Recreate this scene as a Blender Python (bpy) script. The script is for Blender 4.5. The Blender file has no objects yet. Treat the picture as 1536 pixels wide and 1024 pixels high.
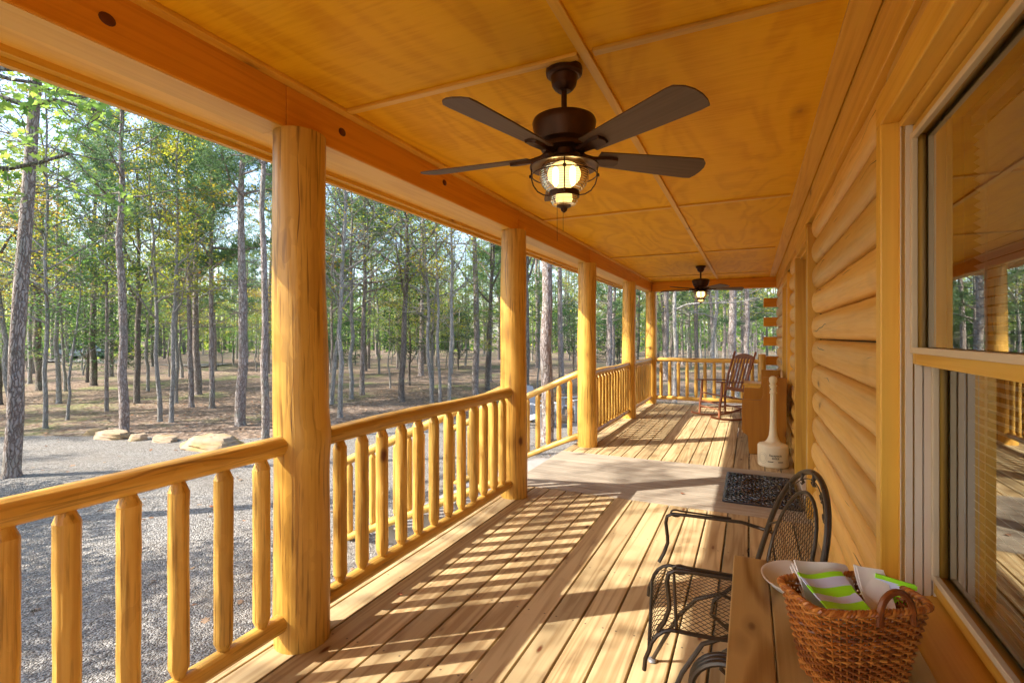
import bpy, math, random
import numpy as np
from mathutils import Vector, Matrix, Quaternion
R = random.Random(7)
rng = np.random.default_rng(11)
S = bpy.context.scene
C = S.collection
PI = math.pi
rad = math.radians

# ------------------------------------------------------------------ node helper
class T:
    def __init__(s, name):
        s.m = bpy.data.materials.new(name); s.m.use_nodes = True
        s.t = s.m.node_tree; s.t.nodes.clear()
        s.out = s.t.nodes.new('ShaderNodeOutputMaterial')
    def n(s, typ, props=None, **inp):
        nd = s.t.nodes.new('ShaderNode' + typ)
        for k, v in (props or {}).items(): setattr(nd, k, v)
        for k, v in inp.items():
            key = int(k[1:]) if k[0] == '_' and k[1:].isdigit() else k.replace('_', ' ')
            s.set(nd.inputs[key], v)
        return nd
    def set(s, sock, v):
        if isinstance(v, bpy.types.NodeSocket): s.t.links.new(v, sock)
        elif isinstance(v, bpy.types.Node): s.t.links.new(v.outputs[0], sock)
        elif isinstance(v, (tuple, list)) and len(v) == 3 and sock.type == 'RGBA': sock.default_value = (*v, 1)
        else: sock.default_value = v
    def math(s, op, a, b=0.0, c=None, clamp=False):
        nd = s.n('Math', {'operation': op, 'use_clamp': clamp}); s.set(nd.inputs[0], a); s.set(nd.inputs[1], b)
        if c is not None: s.set(nd.inputs[2], c)
        return nd.outputs[0]
    def mix(s, f, a, b, mode='MIX'):
        nd = s.n('Mix', {'data_type': 'RGBA', 'blend_type': mode})
        s.set(nd.inputs[0], f); s.set(nd.inputs[6], a); s.set(nd.inputs[7], b)
        return nd.outputs[2]
    def vscale(s, v, sc):
        nd = s.n('VectorMath', {'operation': 'MULTIPLY'}); s.set(nd.inputs[0], v); nd.inputs[1].default_value = sc
        return nd.outputs[0]
    def noise(s, v, scale=1, detail=2, rough=.5, dist=0):
        nd = s.n('TexNoise', None, Scale=scale, Detail=detail, Roughness=rough, Distortion=dist); s.set(nd.inputs['Vector'], v)
        return nd.outputs[0]
    def voro(s, v, scale=1, feature='F1', rand=1.0):
        nd = s.n('TexVoronoi', {'feature': feature}, Scale=scale, Randomness=rand); s.set(nd.inputs['Vector'], v)
        return nd
    def ramp(s, f, stops, interp='LINEAR'):
        nd = s.n('ValToRGB'); s.set(nd.inputs[0], f); cr = nd.color_ramp; cr.interpolation = interp
        while len(cr.elements) < len(stops): cr.elements.new(.5)
        for e, (p, c) in zip(cr.elements, stops):
            e.position = p; e.color = (*c, 1) if isinstance(c, (tuple, list)) else (c, c, c, 1)
        return nd.outputs[0]
    def mapr(s, v, a, b, c=0., d=1.):
        nd = s.n('MapRange', {'clamp': True}); s.set(nd.inputs[0], v)
        for i, q in enumerate((a, b, c, d)): nd.inputs[i + 1].default_value = q
        return nd.outputs[0]
    def bump(s, h, strength=.3, dist=.01):
        nd = s.n('Bump', None, Strength=strength, Distance=dist); s.set(nd.inputs['Height'], h)
        return nd.outputs[0]
    def attr(s, name): return s.n('Attribute', {'attribute_name': name})
    def objrand(s): return s.n('ObjectInfo').outputs['Random']
    def coord(s, which='Object'): return s.n('TexCoord').outputs[which]
    def bsdf(s, **k):
        nd = s.n('BsdfPrincipled', None, **k); return nd
    def done(s, sh):
        s.t.links.new(sh.outputs[0] if isinstance(sh, bpy.types.Node) else sh, s.out.inputs[0]); return s.m

# ------------------------------------------------------------------ materials
def wood(name, c1, c2, ck=(.12, .035, .01), rough=.38, ring=.5, fib=.35, knots=.0, crack=0., tint=.16, blotch=.35,
         al=.35, cr=7., bstr=.25, spec=.5, fibs=(1.6, 90, 90), peel=0., ks=(2.6, 5.2, 5.2), screws=False):
    t = T(name)
    g = t.attr('gc').outputs['Vector']
    r = t.math('MULTIPLY', t.objrand(), 23.0)
    cv = t.n('CombineXYZ', None, _0=r, _1=r, _2=r)
    v = t.n('VectorMath', {'operation': 'ADD'}); t.set(v.inputs[0], g); t.set(v.inputs[1], cv); v = v.outputs[0]
    big = t.noise(t.vscale(v, (al, cr, cr)), 1, 2.5, .5, .5)
    rg = t.math('MULTIPLY_ADD', t.math('SINE', t.math('MULTIPLY', big, 42.0)), .5, .5)
    rg = t.math('POWER', rg, 1.6)
    fb = t.noise(t.vscale(v, fibs), 1, 3, .6)
    bl = t.noise(v, 1.7, 3, .55)
    f = t.math('ADD', t.math('MULTIPLY', rg, ring), t.math('MULTIPLY', t.math('SUBTRACT', fb, .5), fib * 2.2))
    f = t.math('ADD', f, t.math('MULTIPLY', t.math('SUBTRACT', bl, .5), blotch * 2), clamp=True)
    col = t.mix(f, c1, c2)
    h = t.math('ADD', t.math('MULTIPLY', fb, .5), t.math('MULTIPLY', rg, -.3))
    if peel:
        wv = t.n('VectorMath', {'operation': 'ADD'}); t.set(wv.inputs[0], t.vscale(v, (2.2, 17, 17))); t.set(wv.inputs[1], t.vscale(t.n('TexNoise', None, Scale=7.0, Detail=2, Vector=v).outputs['Color'], (1.2, 1.2, 1.2)))
        pv = t.n('SeparateColor', None, Color=t.voro(wv.outputs[0], 1).outputs['Color']).outputs[0]
        st = t.mapr(t.noise(t.vscale(v, (2.4, 60, 60)), 1, 3, .6), .54, .66, 0, .9)
        col = t.mix(t.math('MULTIPLY', t.math('SUBTRACT', 1.0, pv), peel * .5), col, tuple(q * .62 for q in c2))
        col = t.mix(t.math('MULTIPLY', st, min(1, peel * 1.25)), col, tuple(q * .36 for q in c2))
        h = t.math('ADD', h, t.math('MULTIPLY', pv, .5))
    if knots:
        vo = t.voro(t.vscale(v, ks), 1)
        wob = t.math('MULTIPLY_ADD', t.noise(v, 30, 2), .06, vo.outputs['Distance'])
        sel = t.math('GREATER_THAN', t.n('SeparateColor', None, Color=vo.outputs['Color']).outputs[0], 1 - knots)
        k = t.math('MULTIPLY', t.mapr(wob, .09, .17, 1, 0), sel)
        halo = t.math('MULTIPLY', t.mapr(wob, .12, .36, .45, 0), sel)
        col = t.mix(halo, col, tuple(q * .55 for q in c2)); col = t.mix(k, col, ck)
    if crack:
        sp = t.n('SeparateXYZ', None, Vector=v).outputs
        cy = t.math('MULTIPLY_ADD', sp[2], 6.0, t.math('MULTIPLY', t.noise(t.vscale(v, (1.3, .25, .25)), 1, 2, .5), .9))
        fr = t.math('ABSOLUTE', t.math('SUBTRACT', t.math('FRACT', cy), .5))
        cg = t.mapr(t.noise(t.vscale(v, (1.5, 5, 5)), 1, 2), .55, .66)
        cm = t.math('MULTIPLY', t.math('LESS_THAN', fr, t.math('MULTIPLY', cg, .022)), crack)
        col = t.mix(cm, col, (.10, .035, .01)); h = t.math('SUBTRACT', h, t.math('MULTIPLY', cm, 1.5))
    if screws:
        so_ = t.n('SeparateXYZ', None, Vector=t.coord()).outputs
        fx = t.math('FRACT', t.math('DIVIDE', t.math('ADD', so_[0], 2.03), .1555)); dx_ = t.math('MULTIPLY', t.math('SUBTRACT', t.math('ABSOLUTE', t.math('SUBTRACT', fx, .5)), .29), .1555)
        dy_ = t.math('MULTIPLY', t.math('SUBTRACT', t.math('FRACT', t.math('DIVIDE', so_[1], .61)), .5), .61)
        dd = t.math('SQRT', t.math('ADD', t.math('MULTIPLY', dx_, dx_), t.math('MULTIPLY', dy_, dy_)))
        col = t.mix(t.math('MULTIPLY', t.mapr(dd, .0035, .007, 1, 0), .8), col, (.07, .05, .04))
        stn = t.noise(t.coord(), 5.5, 4, .65); col = t.mix(t.mapr(stn, .58, .75, 0, .35), col, (.26, .17, .10))
    tn = t.math('MULTIPLY_ADD', t.math('SUBTRACT', t.attr('rnd').outputs['Fac'], .5), tint * 2, 1.0)
    hs = t.n('HueSaturation', None, Value=tn, Color=col)
    b = t.bsdf(Base_Color=hs.outputs[0], Roughness=t.math('MULTIPLY_ADD', fb, .22, rough - .1), Normal=t.bump(h, bstr, .004))
    b.inputs['Specular IOR Level'].default_value = spec
    return t.done(b)

M = {}
M['log'] = wood('varnished_log', (.70, .40, .075), (.44, .19, .022), knots=.28, crack=.8, ring=.2, fib=.55, blotch=.45, cr=9, bstr=.6, fibs=(1.1, 48, 48), peel=.62)
M['rail'] = wood('varnished_rail', (.71, .43, .095), (.48, .225, .03), knots=.42, crack=.35, ring=.28, fib=.45, blotch=.4, cr=11, bstr=.6, peel=.5)
M['walllog'] = wood('pale_wall_log', (.78, .455, .11), (.64, .315, .05), knots=.30, crack=1., ring=.3, fib=.4, blotch=.5, rough=.36, peel=.14)
M['trim'] = wood('varnished_trim', (.74, .42, .055), (.54, .245, .018), knots=.25, ring=.4, fib=.45)
M['beam'] = wood('red_brown_beam', (.74, .32, .028), (.54, .19, .010), spec=.2, knots=.16, ring=.35, fib=.5, tint=.08, ck=(.10, .012, .004))
M['soffit'] = wood('soffit_board', (.78, .46, .085), (.60, .29, .03), ring=.35, fib=.35)
M['ply'] = wood('stained_plywood', (.90, .475, .014), (.72, .315, .005), ring=.55, fib=.62, blotch=.4, al=.7, cr=2.6, tint=.05, rough=.5,
                bstr=.12, knots=.05, ck=(.3, .1, .02), fibs=(70, 5, 70), spec=.12)
M['deck'] = wood('deck_pine', (.50, .375, .20), (.335, .22, .102), knots=.25, ks=(3.5, 10, 10), ring=.85, fib=.34, blotch=.3, al=.4, cr=8, rough=.62, tint=.2, spec=.3, screws=True)
M['landing'] = wood('weathered_deck', (.37, .315, .245), (.25, .20, .148), ring=.5, fib=.45, blotch=.6, rough=.7, tint=.1, spec=.25)
M['table'] = wood('table_plank', (.52, .33, .115), (.26, .125, .028), knots=.7, ks=(4.5, 11, 11), ring=1.0, fib=.3, al=.5, cr=6, rough=.45)
M['pew'] = wood('pew_pine', (.40, .165, .014), (.28, .095, .007), knots=.3, ring=.35, fib=.4, rough=.45, spec=.25)
M['rocker'] = wood('mahogany', (.235, .085, .04), (.15, .045, .018), ring=.3, fib=.5, rough=.36)
M['blade'] = wood('fan_blade_walnut', (.105, .062, .040), (.062, .034, .022), ring=.3, fib=.6, rough=.5, tint=.0)

def plain(name, c, rough=.5, metal=0., noise=0., nscale=20, spec=.5, bump=0.):
    t = T(name); co = t.coord()
    col = c
    b = t.bsdf(Roughness=rough, Metallic=metal)
    if noise:
        nn = t.noise(co, nscale, 4, .6)
        col = t.mix(nn, tuple(q * (1 - noise) for q in c), tuple(min(1, q * (1 + noise)) for q in c))
        t.set(b.inputs['Roughness'], t.math('MULTIPLY_ADD', nn, .25, rough - .12))
        if bump: t.set(b.inputs['Normal'], t.bump(nn, bump, .004))
    t.set(b.inputs['Base Color'], col); b.inputs['Specular IOR Level'].default_value = spec
    return t.done(b)
M['bronze'] = plain('oil_rubbed_bronze', (.060, .026, .013), .36, .6, .3, 30)
M['iron'] = plain('bronze_black_iron', (.070, .052, .036), .33, .55, .35, 60)
M['glide'] = plain('grey_glide', (.32, .32, .33), .4, .6)
M['vinyl'] = plain('beige_vinyl', (.66, .54, .37), .45, 0, .06, 8)
M['vinyl2'] = plain('grey_beige_liner', (.70, .61, .50), .5, 0, .06, 8)
M['darkgap'] = plain('dark_gap', (.05, .03, .02), .8)
M['beige'] = plain('beige_plastic', (.70, .60, .41), .5, 0, .07, 9, bump=.05)
M['ink'] = plain('printed_ink', (.03, .03, .035), .6)
M['inkpale'] = plain('faded_ink', (.30, .29, .25), .6)
M['china'] = plain('white_melamine', (.80, .76, .70), .3, 0, .03, 12)
M['room'] = plain('room_wall', (.30, .19, .09), .8, 0, .1, 3)
M['slat'] = plain('blind_slat', (.93, .86, .68), .5)
M['white'] = plain('bag_paper', (.90, .86, .84), .65, 0, .06, 14, bump=.2)
M['roofing'] = plain('roofing', (.12, .1, .09), .9, 0, .3, 12)
M['paint'] = plain('aged_white_paint', (.40, .42, .44), .6, 0, .15, 15)
M['greenm'] = plain('green_metal', (.12, .2, .13), .4, .3)
M['cut'] = plain('firewood_end', (.45, .27, .13), .8, 0, .3, 25)
M['car'] = plain('pale_car_paint', (.16, .20, .27), .4, .1)
M['tyre'] = plain('rubber', (.02, .02, .02), .7)
M['carglass'] = plain('dark_glass', (.03, .04, .05), .1)
M['deadleaf'] = plain('dead_leaf', (.32, .12, .05), .7, 0, .3, 40)

def rubber_mat():
    t = T('black_rubber_mat'); co = t.coord()
    b = t.bsdf(Base_Color=(.022, .023, .030), Roughness=.24, Normal=t.bump(t.noise(co, 90, 2), .3, .003))
    return t.done(b)
M['mat'] = rubber_mat()
def wicker():
    t = T('wicker'); co = t.coord()
    n1 = t.noise(co, 45, 3); n2 = t.noise(co, 9, 2)
    f = t.math('MULTIPLY_ADD', t.math('SUBTRACT', t.attr('rnd').outputs['Fac'], .5), .7, t.math('MULTIPLY', t.math('ADD', n1, n2), .5), clamp=True)
    b = t.bsdf(Base_Color=t.ramp(f, [(.1, (.16, .04, .008)), (.5, (.42, .13, .02)), (.9, (.58, .23, .045))]), Roughness=.36,
               Normal=t.bump(n1, .3, .003))
    return t.done(b)
M['wicker'] = wicker()
def stripes():
    t = T('striped_napkin'); g = t.attr('gc').outputs['Vector']
    x = t.n('SeparateXYZ', None, Vector=g).outputs[0]
    f = t.math('FRACT', t.math('MULTIPLY', x, 24.0))
    col = t.mix(t.math('GREATER_THAN', f, .5), (.68, .72, .95), (.40, .95, .02))
    nz = t.noise(g, 40, 2)
    b = t.bsdf(Base_Color=col, Roughness=.6, Normal=t.bump(nz, .2, .003)); return t.done(b)
M['napkin'] = stripes()

def glass_mat():
    t = T('window_glass')
    fr = t.n('Fresnel', None, IOR=1.95).outputs[0]
    fr = t.math('MULTIPLY', fr, 1.75, clamp=True)
    tr = t.n('BsdfTransparent', None, Color=(.90, .94, .90)); gl = t.n('BsdfGlossy', None, Roughness=.0, Color=(.98, 1., .97))
    mx = t.n('MixShader', None, Fac=fr); t.set(mx.inputs[1], tr); t.set(mx.inputs[2], gl)
    return t.done(mx)
M['glass'] = glass_mat()
def globe_mat():
    t = T('seeded_lamp_glass')
    co = t.coord(); z = t.n('SeparateXYZ', None, Vector=co).outputs[2]
    rib = t.math('SINE', t.math('MULTIPLY', z, 700.0))
    tr = t.n('BsdfTransparent', None, Color=(1, .93, .74)); gl = t.n('BsdfGlossy', None, Roughness=.12, Color=(1, .95, .8), Normal=t.bump(rib, .5, .002))
    tl = t.n('BsdfTranslucent', None, Color=(.95, .78, .45)); em = t.n('Emission', None, Color=(1, .68, .22), Strength=.30)
    fr = t.n('Fresnel', None, IOR=1.5).outputs[0]
    m1 = t.n('MixShader', None, Fac=t.math('MULTIPLY_ADD', rib, .22, .55)); t.set(m1.inputs[1], tr); t.set(m1.inputs[2], tl)
    a1 = t.n('AddShader'); t.set(a1.inputs[0], m1); t.set(a1.inputs[1], em)
    m2 = t.n('MixShader', None, Fac=fr); t.set(m2.inputs[1], a1); t.set(m2.inputs[2], gl)
    return t.done(m2)
M['globe'] = globe_mat()
def emit(name, c, s):
    t = T(name); return t.done(t.n('Emission', None, Color=c, Strength=s))
M['bulb'] = emit('lit_filament_bulb', (1, .74, .34), 9.)

def leafmat(name, stops, trans=.45, jit=.55):
    t = T(name)
    f = t.math('ADD', t.math('MULTIPLY', t.attr('rnd').outputs['Fac'], 1 - jit * .5), t.math('MULTIPLY', t.math('SUBTRACT', t.objrand(), .5), jit), clamp=True)
    col = t.ramp(f, stops)
    d = t.bsdf(Base_Color=col, Roughness=.5); d.inputs['Specular IOR Level'].default_value = .35
    hs = t.n('HueSaturation', None, Saturation=1.05, Value=1.5, Color=col)
    tl = t.n('BsdfTranslucent', None, Color=hs.outputs[0])
    mx = t.n('MixShader', None, Fac=trans); t.set(mx.inputs[1], d); t.set(mx.inputs[2], tl)
    return t.done(mx)
GRN = [(.0, (.085, .175, .05)), (.35, (.18, .30, .07)), (.6, (.33, .43, .09)), (.8, (.54, .50, .10)), (.92, (.50, .30, .05)), (1., (.42, .15, .04))]
M['oakleaf'] = leafmat('oak_leaves', GRN, .5)
M['fallleaf'] = leafmat('autumn_leaves', [(0, (.14, .22, .035)), (.35, (.34, .36, .05)), (.65, (.52, .36, .06)), (.85, (.46, .19, .05)), (1, (.30, .10, .04))], .5)
M['evergreen'] = leafmat('dark_green_leaves', [(0, (.025, .07, .022)), (.5, (.045, .12, .03)), (1., (.10, .19, .04))], .35)
M['needle'] = leafmat('pine_needles', [(0, (.08, .15, .065)), (.5, (.155, .25, .10)), (.85, (.25, .33, .12)), (1, (.28, .22, .09))], .35, .4)

def bark(name, c1, c2, c3, sc=(19, 19, 4.0)):
    t = T(name); co = t.coord()
    r = t.math('MULTIPLY', t.objrand(), 31.0); cv = t.n('CombineXYZ', None, _0=r, _1=r, _2=r)
    v = t.n('VectorMath', {'operation': 'ADD'}); t.set(v.inputs[0], co); t.set(v.inputs[1], cv); v = v.outputs[0]
    wv = t.n('VectorMath', {'operation': 'ADD'}); t.set(wv.inputs[0], t.vscale(v, sc))
    nz = t.n('TexNoise', None, Scale=9.0, Detail=4); t.set(nz.inputs['Vector'], v); t.set(wv.inputs[1], t.vscale(nz.outputs['Color'], (2.2, 2.2, 1.6)))
    vo = t.voro(wv.outputs[0], 1, 'DISTANCE_TO_EDGE'); pl = t.voro(wv.outputs[0], 1)
    e = t.mapr(vo.outputs['Distance'], .02, .16)
    fine = t.noise(t.vscale(v, (30, 30, 12)), 1, 4, .65)
    col = t.mix(t.n('SeparateColor', None, Color=pl.outputs['Color']).outputs[0], c1, c2)
    col = t.mix(t.math('MULTIPLY', fine, .6), col, c2)
    col = t.mix(t.mapr(t.noise(v, 2.2, 2), .52, .68, 0, .7), col, (.30, .31, .26))
    col = t.mix(t.math('MULTIPLY_ADD', e, .75, t.mapr(fine, .3, .7, 0, .3), clamp=True), c3, col)
    b = t.bsdf(Base_Color=col, Roughness=.9, Normal=t.bump(t.math('ADD', e, t.math('MULTIPLY', fine, .5)), .9, .02)); b.inputs['Specular IOR Level'].default_value = .15
    return t.done(b)
M['pinebark'] = bark('pine_bark', (.46, .37, .325), (.40, .36, .34), (.19, .135, .11))
M['oakbark'] = bark('grey_brown_bark', (.33, .285, .245), (.24, .20, .17), (.11, .085, .07), (26, 26, 5))
M['palebark'] = bark('pale_grey_bark', (.50, .48, .45), (.40, .375, .35), (.24, .21, .185), (30, 30, 7))

def stonemat(name, c1, c2, c3):
    t = T(name); co = t.coord(); v = t.n('VectorMath', {'operation': 'ADD'}); r = t.math('MULTIPLY', t.objrand(), 9.)
    t.set(v.inputs[0], co); t.set(v.inputs[1], t.n('CombineXYZ', None, _0=r, _1=r, _2=r)); v = v.outputs[0]
    n1 = t.noise(v, 3.5, 5, .6, .4); n2 = t.noise(v, 28, 4, .7); n3 = t.noise(v, 1.6, 2)
    col = t.mix(n1, c1, c2); col = t.mix(t.mapr(n3, .5, .66, 0, .7), col, c3); col = t.mix(t.math('MULTIPLY', n2, .3), col, (.2, .16, .12))
    b = t.bsdf(Base_Color=col, Roughness=.9, Normal=t.bump(t.math('ADD', n1, t.math('MULTIPLY', n2, .4)), .7, .03)); b.inputs['Specular IOR Level'].default_value = .2
    return t.done(b)
M['stone'] = stonemat('tan_sandstone', (.50, .385, .26), (.36, .25, .165), (.38, .25, .07))
M['flag'] = stonemat('grey_flagstone', (.40, .40, .40), (.31, .31, .32), (.46, .40, .32))

def groundmat():
    t = T('leaf_litter'); co = t.coord()
    a = t.voro(co, 9.0); a2 = t.voro(co, 21.0)
    rr = t.n('SeparateColor', None, Color=a.outputs['Color']).outputs[0]; r2 = t.n('SeparateColor', None, Color=a2.outputs['Color']).outputs[1]
    n1 = t.noise(co, .35, 4, .6); n2 = t.noise(co, 2.1, 4, .6)
    col = t.ramp(t.math('MULTIPLY_ADD', rr, .5, t.math('MULTIPLY', r2, .5)), [(.1, (.085, .058, .042)), (.4, (.165, .115, .083)), (.62, (.245, .178, .133)), (.85, (.36, .29, .235)), (1, (.22, .13, .08))])
    col = t.mix(t.mapr(n2, .35, .7, 0, .5), col, (.30, .21, .14))
    gr = t.math('MULTIPLY', t.mapr(n1, .50, .62), t.mapr(n2, .40, .58, 0, .75))
    col = t.mix(gr, col, (.19, .24, .075))
    b = t.bsdf(Base_Color=col, Roughness=.95, Normal=t.bump(t.math('ADD', a.outputs['Distance'], n2), .8, .05)); b.inputs['Specular IOR Level'].default_value = .1
    return t.done(b)
M['litter'] = groundmat()
def gravelmat():
    t = T('grey_gravel'); co = t.coord()
    a = t.voro(co, 60.0); rr = t.n('SeparateColor', None, Color=a.outputs['Color']).outputs[0]; b2 = t.voro(co, 95.0)
    n1 = t.noise(t.vscale(co, (.55, 1.3, 1)), .8, 4, .65); n2 = t.noise(co, 5, 4, .6)
    col = t.ramp(rr, [(0, (.15, .135, .12)), (.35, (.27, .25, .225)), (.7, (.385, .36, .33)), (1, (.53, .50, .455))])
    col = t.mix(t.mapr(n1, .42, .7, 0, .55), col, (.32, .27, .215)); col = t.mix(t.mapr(n2, .5, .75, 0, .4), col, (.37, .345, .31))
    h = t.math('SUBTRACT', t.math('ADD', rr, t.math('MULTIPLY', n2, .8)), t.math('ADD', a.outputs['Distance'], t.math('MULTIPLY', b2.outputs['Distance'], .5)))
    b = t.bsdf(Base_Color=col, Roughness=.95, Normal=t.bump(h, 1., .02)); b.inputs['Specular IOR Level'].default_value = .15
    return t.done(b)
M['gravel'] = gravelmat()

# ------------------------------------------------------------------ mesh builder
class MB:
    def __init__(s): s.v, s.f, s.g, s.r, s.n = [], [], [], [], 0
    def add(s, verts, faces, gc=None, rnd=None):
        verts = np.asarray(verts, float)
        if gc is None: gc = verts.copy()
        s.v.append(verts); s.g.append(np.asarray(gc, float))
        rnd = R.random() if rnd is None else rnd
        for fc in faces: s.f.append(tuple(i + s.n for i in fc)); s.r.append(rnd)
        s.n += len(verts); return s
    def off(s): return np.array([R.uniform(-20, 20) for _ in range(3)])
    def box(s, c, d, axis=None, rot=None, rnd=None):
        """box centred at c of size d; grain along the longest axis; rot = 3x3"""
        d = np.array(d, float); q = np.array([[x, y, z] for x in (-.5, .5) for y in (-.5, .5) for z in (-.5, .5)]) * d
        ax = int(np.argmax(d)) if axis is None else axis
        o = [ax] + [i for i in range(3) if i != ax]
        gc = q[:, o] + s.off()
        if rot is not None: q = q @ np.array(rot).T
        return s.add(q + np.array(c), [(0, 1, 3, 2), (4, 6, 7, 5), (0, 4, 5, 1), (2, 3, 7, 6), (0, 2, 6, 4), (1, 5, 7, 3)], gc, rnd)
    def bar(s, a, b, w, h, up=(0, 0, 1), rnd=None):
        a, b = np.array(a, float), np.array(b, float); x = b - a; L = np.linalg.norm(x); x /= L
        y = np.cross(up, x); y /= np.linalg.norm(y); z = np.cross(x, y)
        return s.box((a + b) / 2, (L, w, h), 0, np.stack([x, y, z], 1), rnd)
    def tube(s, path, rads, n=10, cap=True, nz=0., closed=False, rnd=None, nzl=1.):
        P = np.asarray(path, float); m = len(P)
        if np.isscalar(rads): rads = [rads] * m
        tg = np.gradient(P, axis=0) if not closed else np.roll(P, -1, 0) - np.roll(P, 1, 0)
        tg /= np.linalg.norm(tg, axis=1)[:, None] + 1e-12
        ref = np.array([0, 0, 1.]) if abs(tg[0][2]) < .9 else np.array([1., 0, 0])
        u = np.cross(tg[0], ref); u /= np.linalg.norm(u); V, G = [], []
        o = s.off(); L = 0; ph = np.arange(n) * 2 * PI / n
        pa = rng.uniform(0, 6.28, 6)
        for i in range(m):
            if i: L += np.linalg.norm(P[i] - P[i - 1])
            u = u - tg[i] * np.dot(u, tg[i]); u /= np.linalg.norm(u) + 1e-12; w = np.cross(tg[i], u)
            rr = np.full(n, float(rads[i]))
            if nz: rr = rr * (1 + nz * (np.sin(2 * ph + pa[0] + L * 2.1 * nzl) + .7 * np.sin(3 * ph + pa[1] - L * 5 * nzl) + .6 * np.sin(ph + pa[2] + L * 8 * nzl) + .4 * np.sin(5 * ph + pa[3] + L * 13 * nzl)))
            ring = P[i] + np.outer(rr * np.cos(ph), u) + np.outer(rr * np.sin(ph), w)
            V.append(ring); G.append(np.stack([np.full(n, L), rr * np.cos(ph), rr * np.sin(ph)], 1) + o)
        F = []
        for i in range(m if closed else m - 1):
            j = (i + 1) % m
            for k in range(n): F.append((i * n + k, i * n + (k + 1) % n, j * n + (k + 1) % n, j * n + k))
        if cap and not closed: F += [tuple(range(n))[::-1], tuple((m - 1) * n + k for k in range(n))]
        return s.add(np.concatenate(V), F, np.concatenate(G), rnd)
    def lathe(s, prof, n=32, c=(0, 0, 0), rnd=None):
        V = [[r * math.cos(2 * PI * k / n), r * math.sin(2 * PI * k / n), z] for r, z in prof for k in range(n)]
        F = [(i * n + k, i * n + (k + 1) % n, (i + 1) * n + (k + 1) % n, (i + 1) * n + k) for i in range(len(prof) - 1) for k in range(n)]
        V = np.array(V) + np.array(c); return s.add(V, F, None, rnd)
    def prism(s, pts, a, b, gax=0, rnd=None):
        """pts = outline (list of 3D points on one side), other side shifted by vector b"""
        p = np.array(pts, float); q = p + np.array(b, float); k = len(p); o = s.off()
        V = np.concatenate([p, q]); G = V[:, [gax] + [i for i in range(3) if i != gax]] + o
        F = [tuple(range(k))[::-1], tuple(range(k, 2 * k))] + [(i, (i + 1) % k, k + (i + 1) % k, k + i) for i in range(k)]
        return s.add(V, F, G, rnd)
    def build(s, name, mat, parent=None, smooth=False, bevel=0., loc=None, angle=35):
        me = bpy.data.meshes.new(name); V = np.concatenate(s.v)
        me.from_pydata(V.tolist(), [], s.f)
        a = me.attributes.new('gc', 'FLOAT_VECTOR', 'POINT'); a.data.foreach_set('vector', np.concatenate(s.g).astype(np.float32).ravel())
        a = me.attributes.new('rnd', 'FLOAT', 'FACE'); a.data.foreach_set('value', np.array(s.r, np.float32))
        me.materials.append(mat)
        if smooth:
            me.polygons.foreach_set('use_smooth', [True] * len(me.polygons))
            if angle < 180: me.set_sharp_from_angle(angle=rad(angle))
        me.update()
        o = bpy.data.objects.new(name, me); C.objects.link(o)
        if parent: o.parent = parent
        if loc is not None: o.location = loc
        if bevel:
            b = o.modifiers.new('bevel', 'BEVEL'); b.width = bevel; b.segments = 2; b.limit_method = 'ANGLE'; b.angle_limit = rad(40)
            b.harden_normals = False
        return o
def tag(o, label=None, cat=None, group=None, kind=None):
    for k, v in (('label', label), ('category', cat), ('group', group), ('kind', kind)):
        if v: o[k] = v
    return o
def thing(name, label, cat, loc=(0, 0, 0), rz=0., group=None):
    o = bpy.data.objects.new(name, None); C.objects.link(o); o.location = loc; o.rotation_euler = (0, 0, rz); o.empty_display_size = .2
    return tag(o, label, cat, group)
def copy_tree(o, parent=None):
    c = o.copy(); C.objects.link(c)
    if parent: c.parent = parent
    for ch in list(o.children): copy_tree(ch, c)
    return c
def lin(a, b, n): return [tuple(a[i] + (b[i] - a[i]) * k / (n - 1) for i in range(3)) for k in range(n)]
def bez(p0, p1, p2, p3, n=10):
    p0, p1, p2, p3 = map(np.array, (p0, p1, p2, p3)); r = []
    for k in range(n):
        t = k / (n - 1); r.append((1 - t) ** 3 * p0 + 3 * t * (1 - t) ** 2 * p1 + 3 * t * t * (1 - t) * p2 + t ** 3 * p3)
    return r

# ------------------------------------------------------------------ camera
H = 1.45; F0 = 760.0; YAW = math.atan(357 / 760)
cd = bpy.data.cameras.new('camera'); cam = bpy.data.objects.new('camera', cd); C.objects.link(cam); S.camera = cam
cam.location = (0, 0, H); cam.rotation_euler = (PI / 2, 0, YAW)
cd.lens = F0 / 1536 * 36; cd.sensor_width = 36; cd.shift_y = -8 / 1536; cd.clip_start = .02; cd.clip_end = 900
def ground_at(u, v, z=-.75):
    xc = (u - 768) / F0; c, s = math.cos(YAW), math.sin(YAW)
    t = (z - H) / ((504 - v) / F0)
    return ((xc * c - s) * t, (xc * s + c) * t, t)

# ------------------------------------------------------------------ light
SUN = Vector((.975, .76, -1.0)).normalized()
sd = bpy.data.lights.new('sun', 'SUN'); so = bpy.data.objects.new('sun', sd); C.objects.link(so)
sd.energy = 3.25; sd.angle = rad(.5); sd.color = (1, .93, .82); so.rotation_euler = SUN.to_track_quat('-Z', 'Y').to_euler(); so.location = (-20, -15, 30)
W = bpy.data.worlds.new('World'); S.world = W; W.use_nodes = True
wt = W.node_tree; bg = wt.nodes['Background']; sk = wt.nodes.new('ShaderNodeTexSky'); sk.sky_type = 'NISHITA'; sk.sun_disc = False
sk.sun_elevation = math.asin(-SUN.z); sk.sun_rotation = math.atan2(-SUN.x, -SUN.y) % (2 * PI); sk.air_density = 1.0; sk.dust_density = 1.6; sk.ozone_density = 1.0
wt.links.new(sk.outputs[0], bg.inputs[0]); bg.inputs[1].default_value = .15
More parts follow.
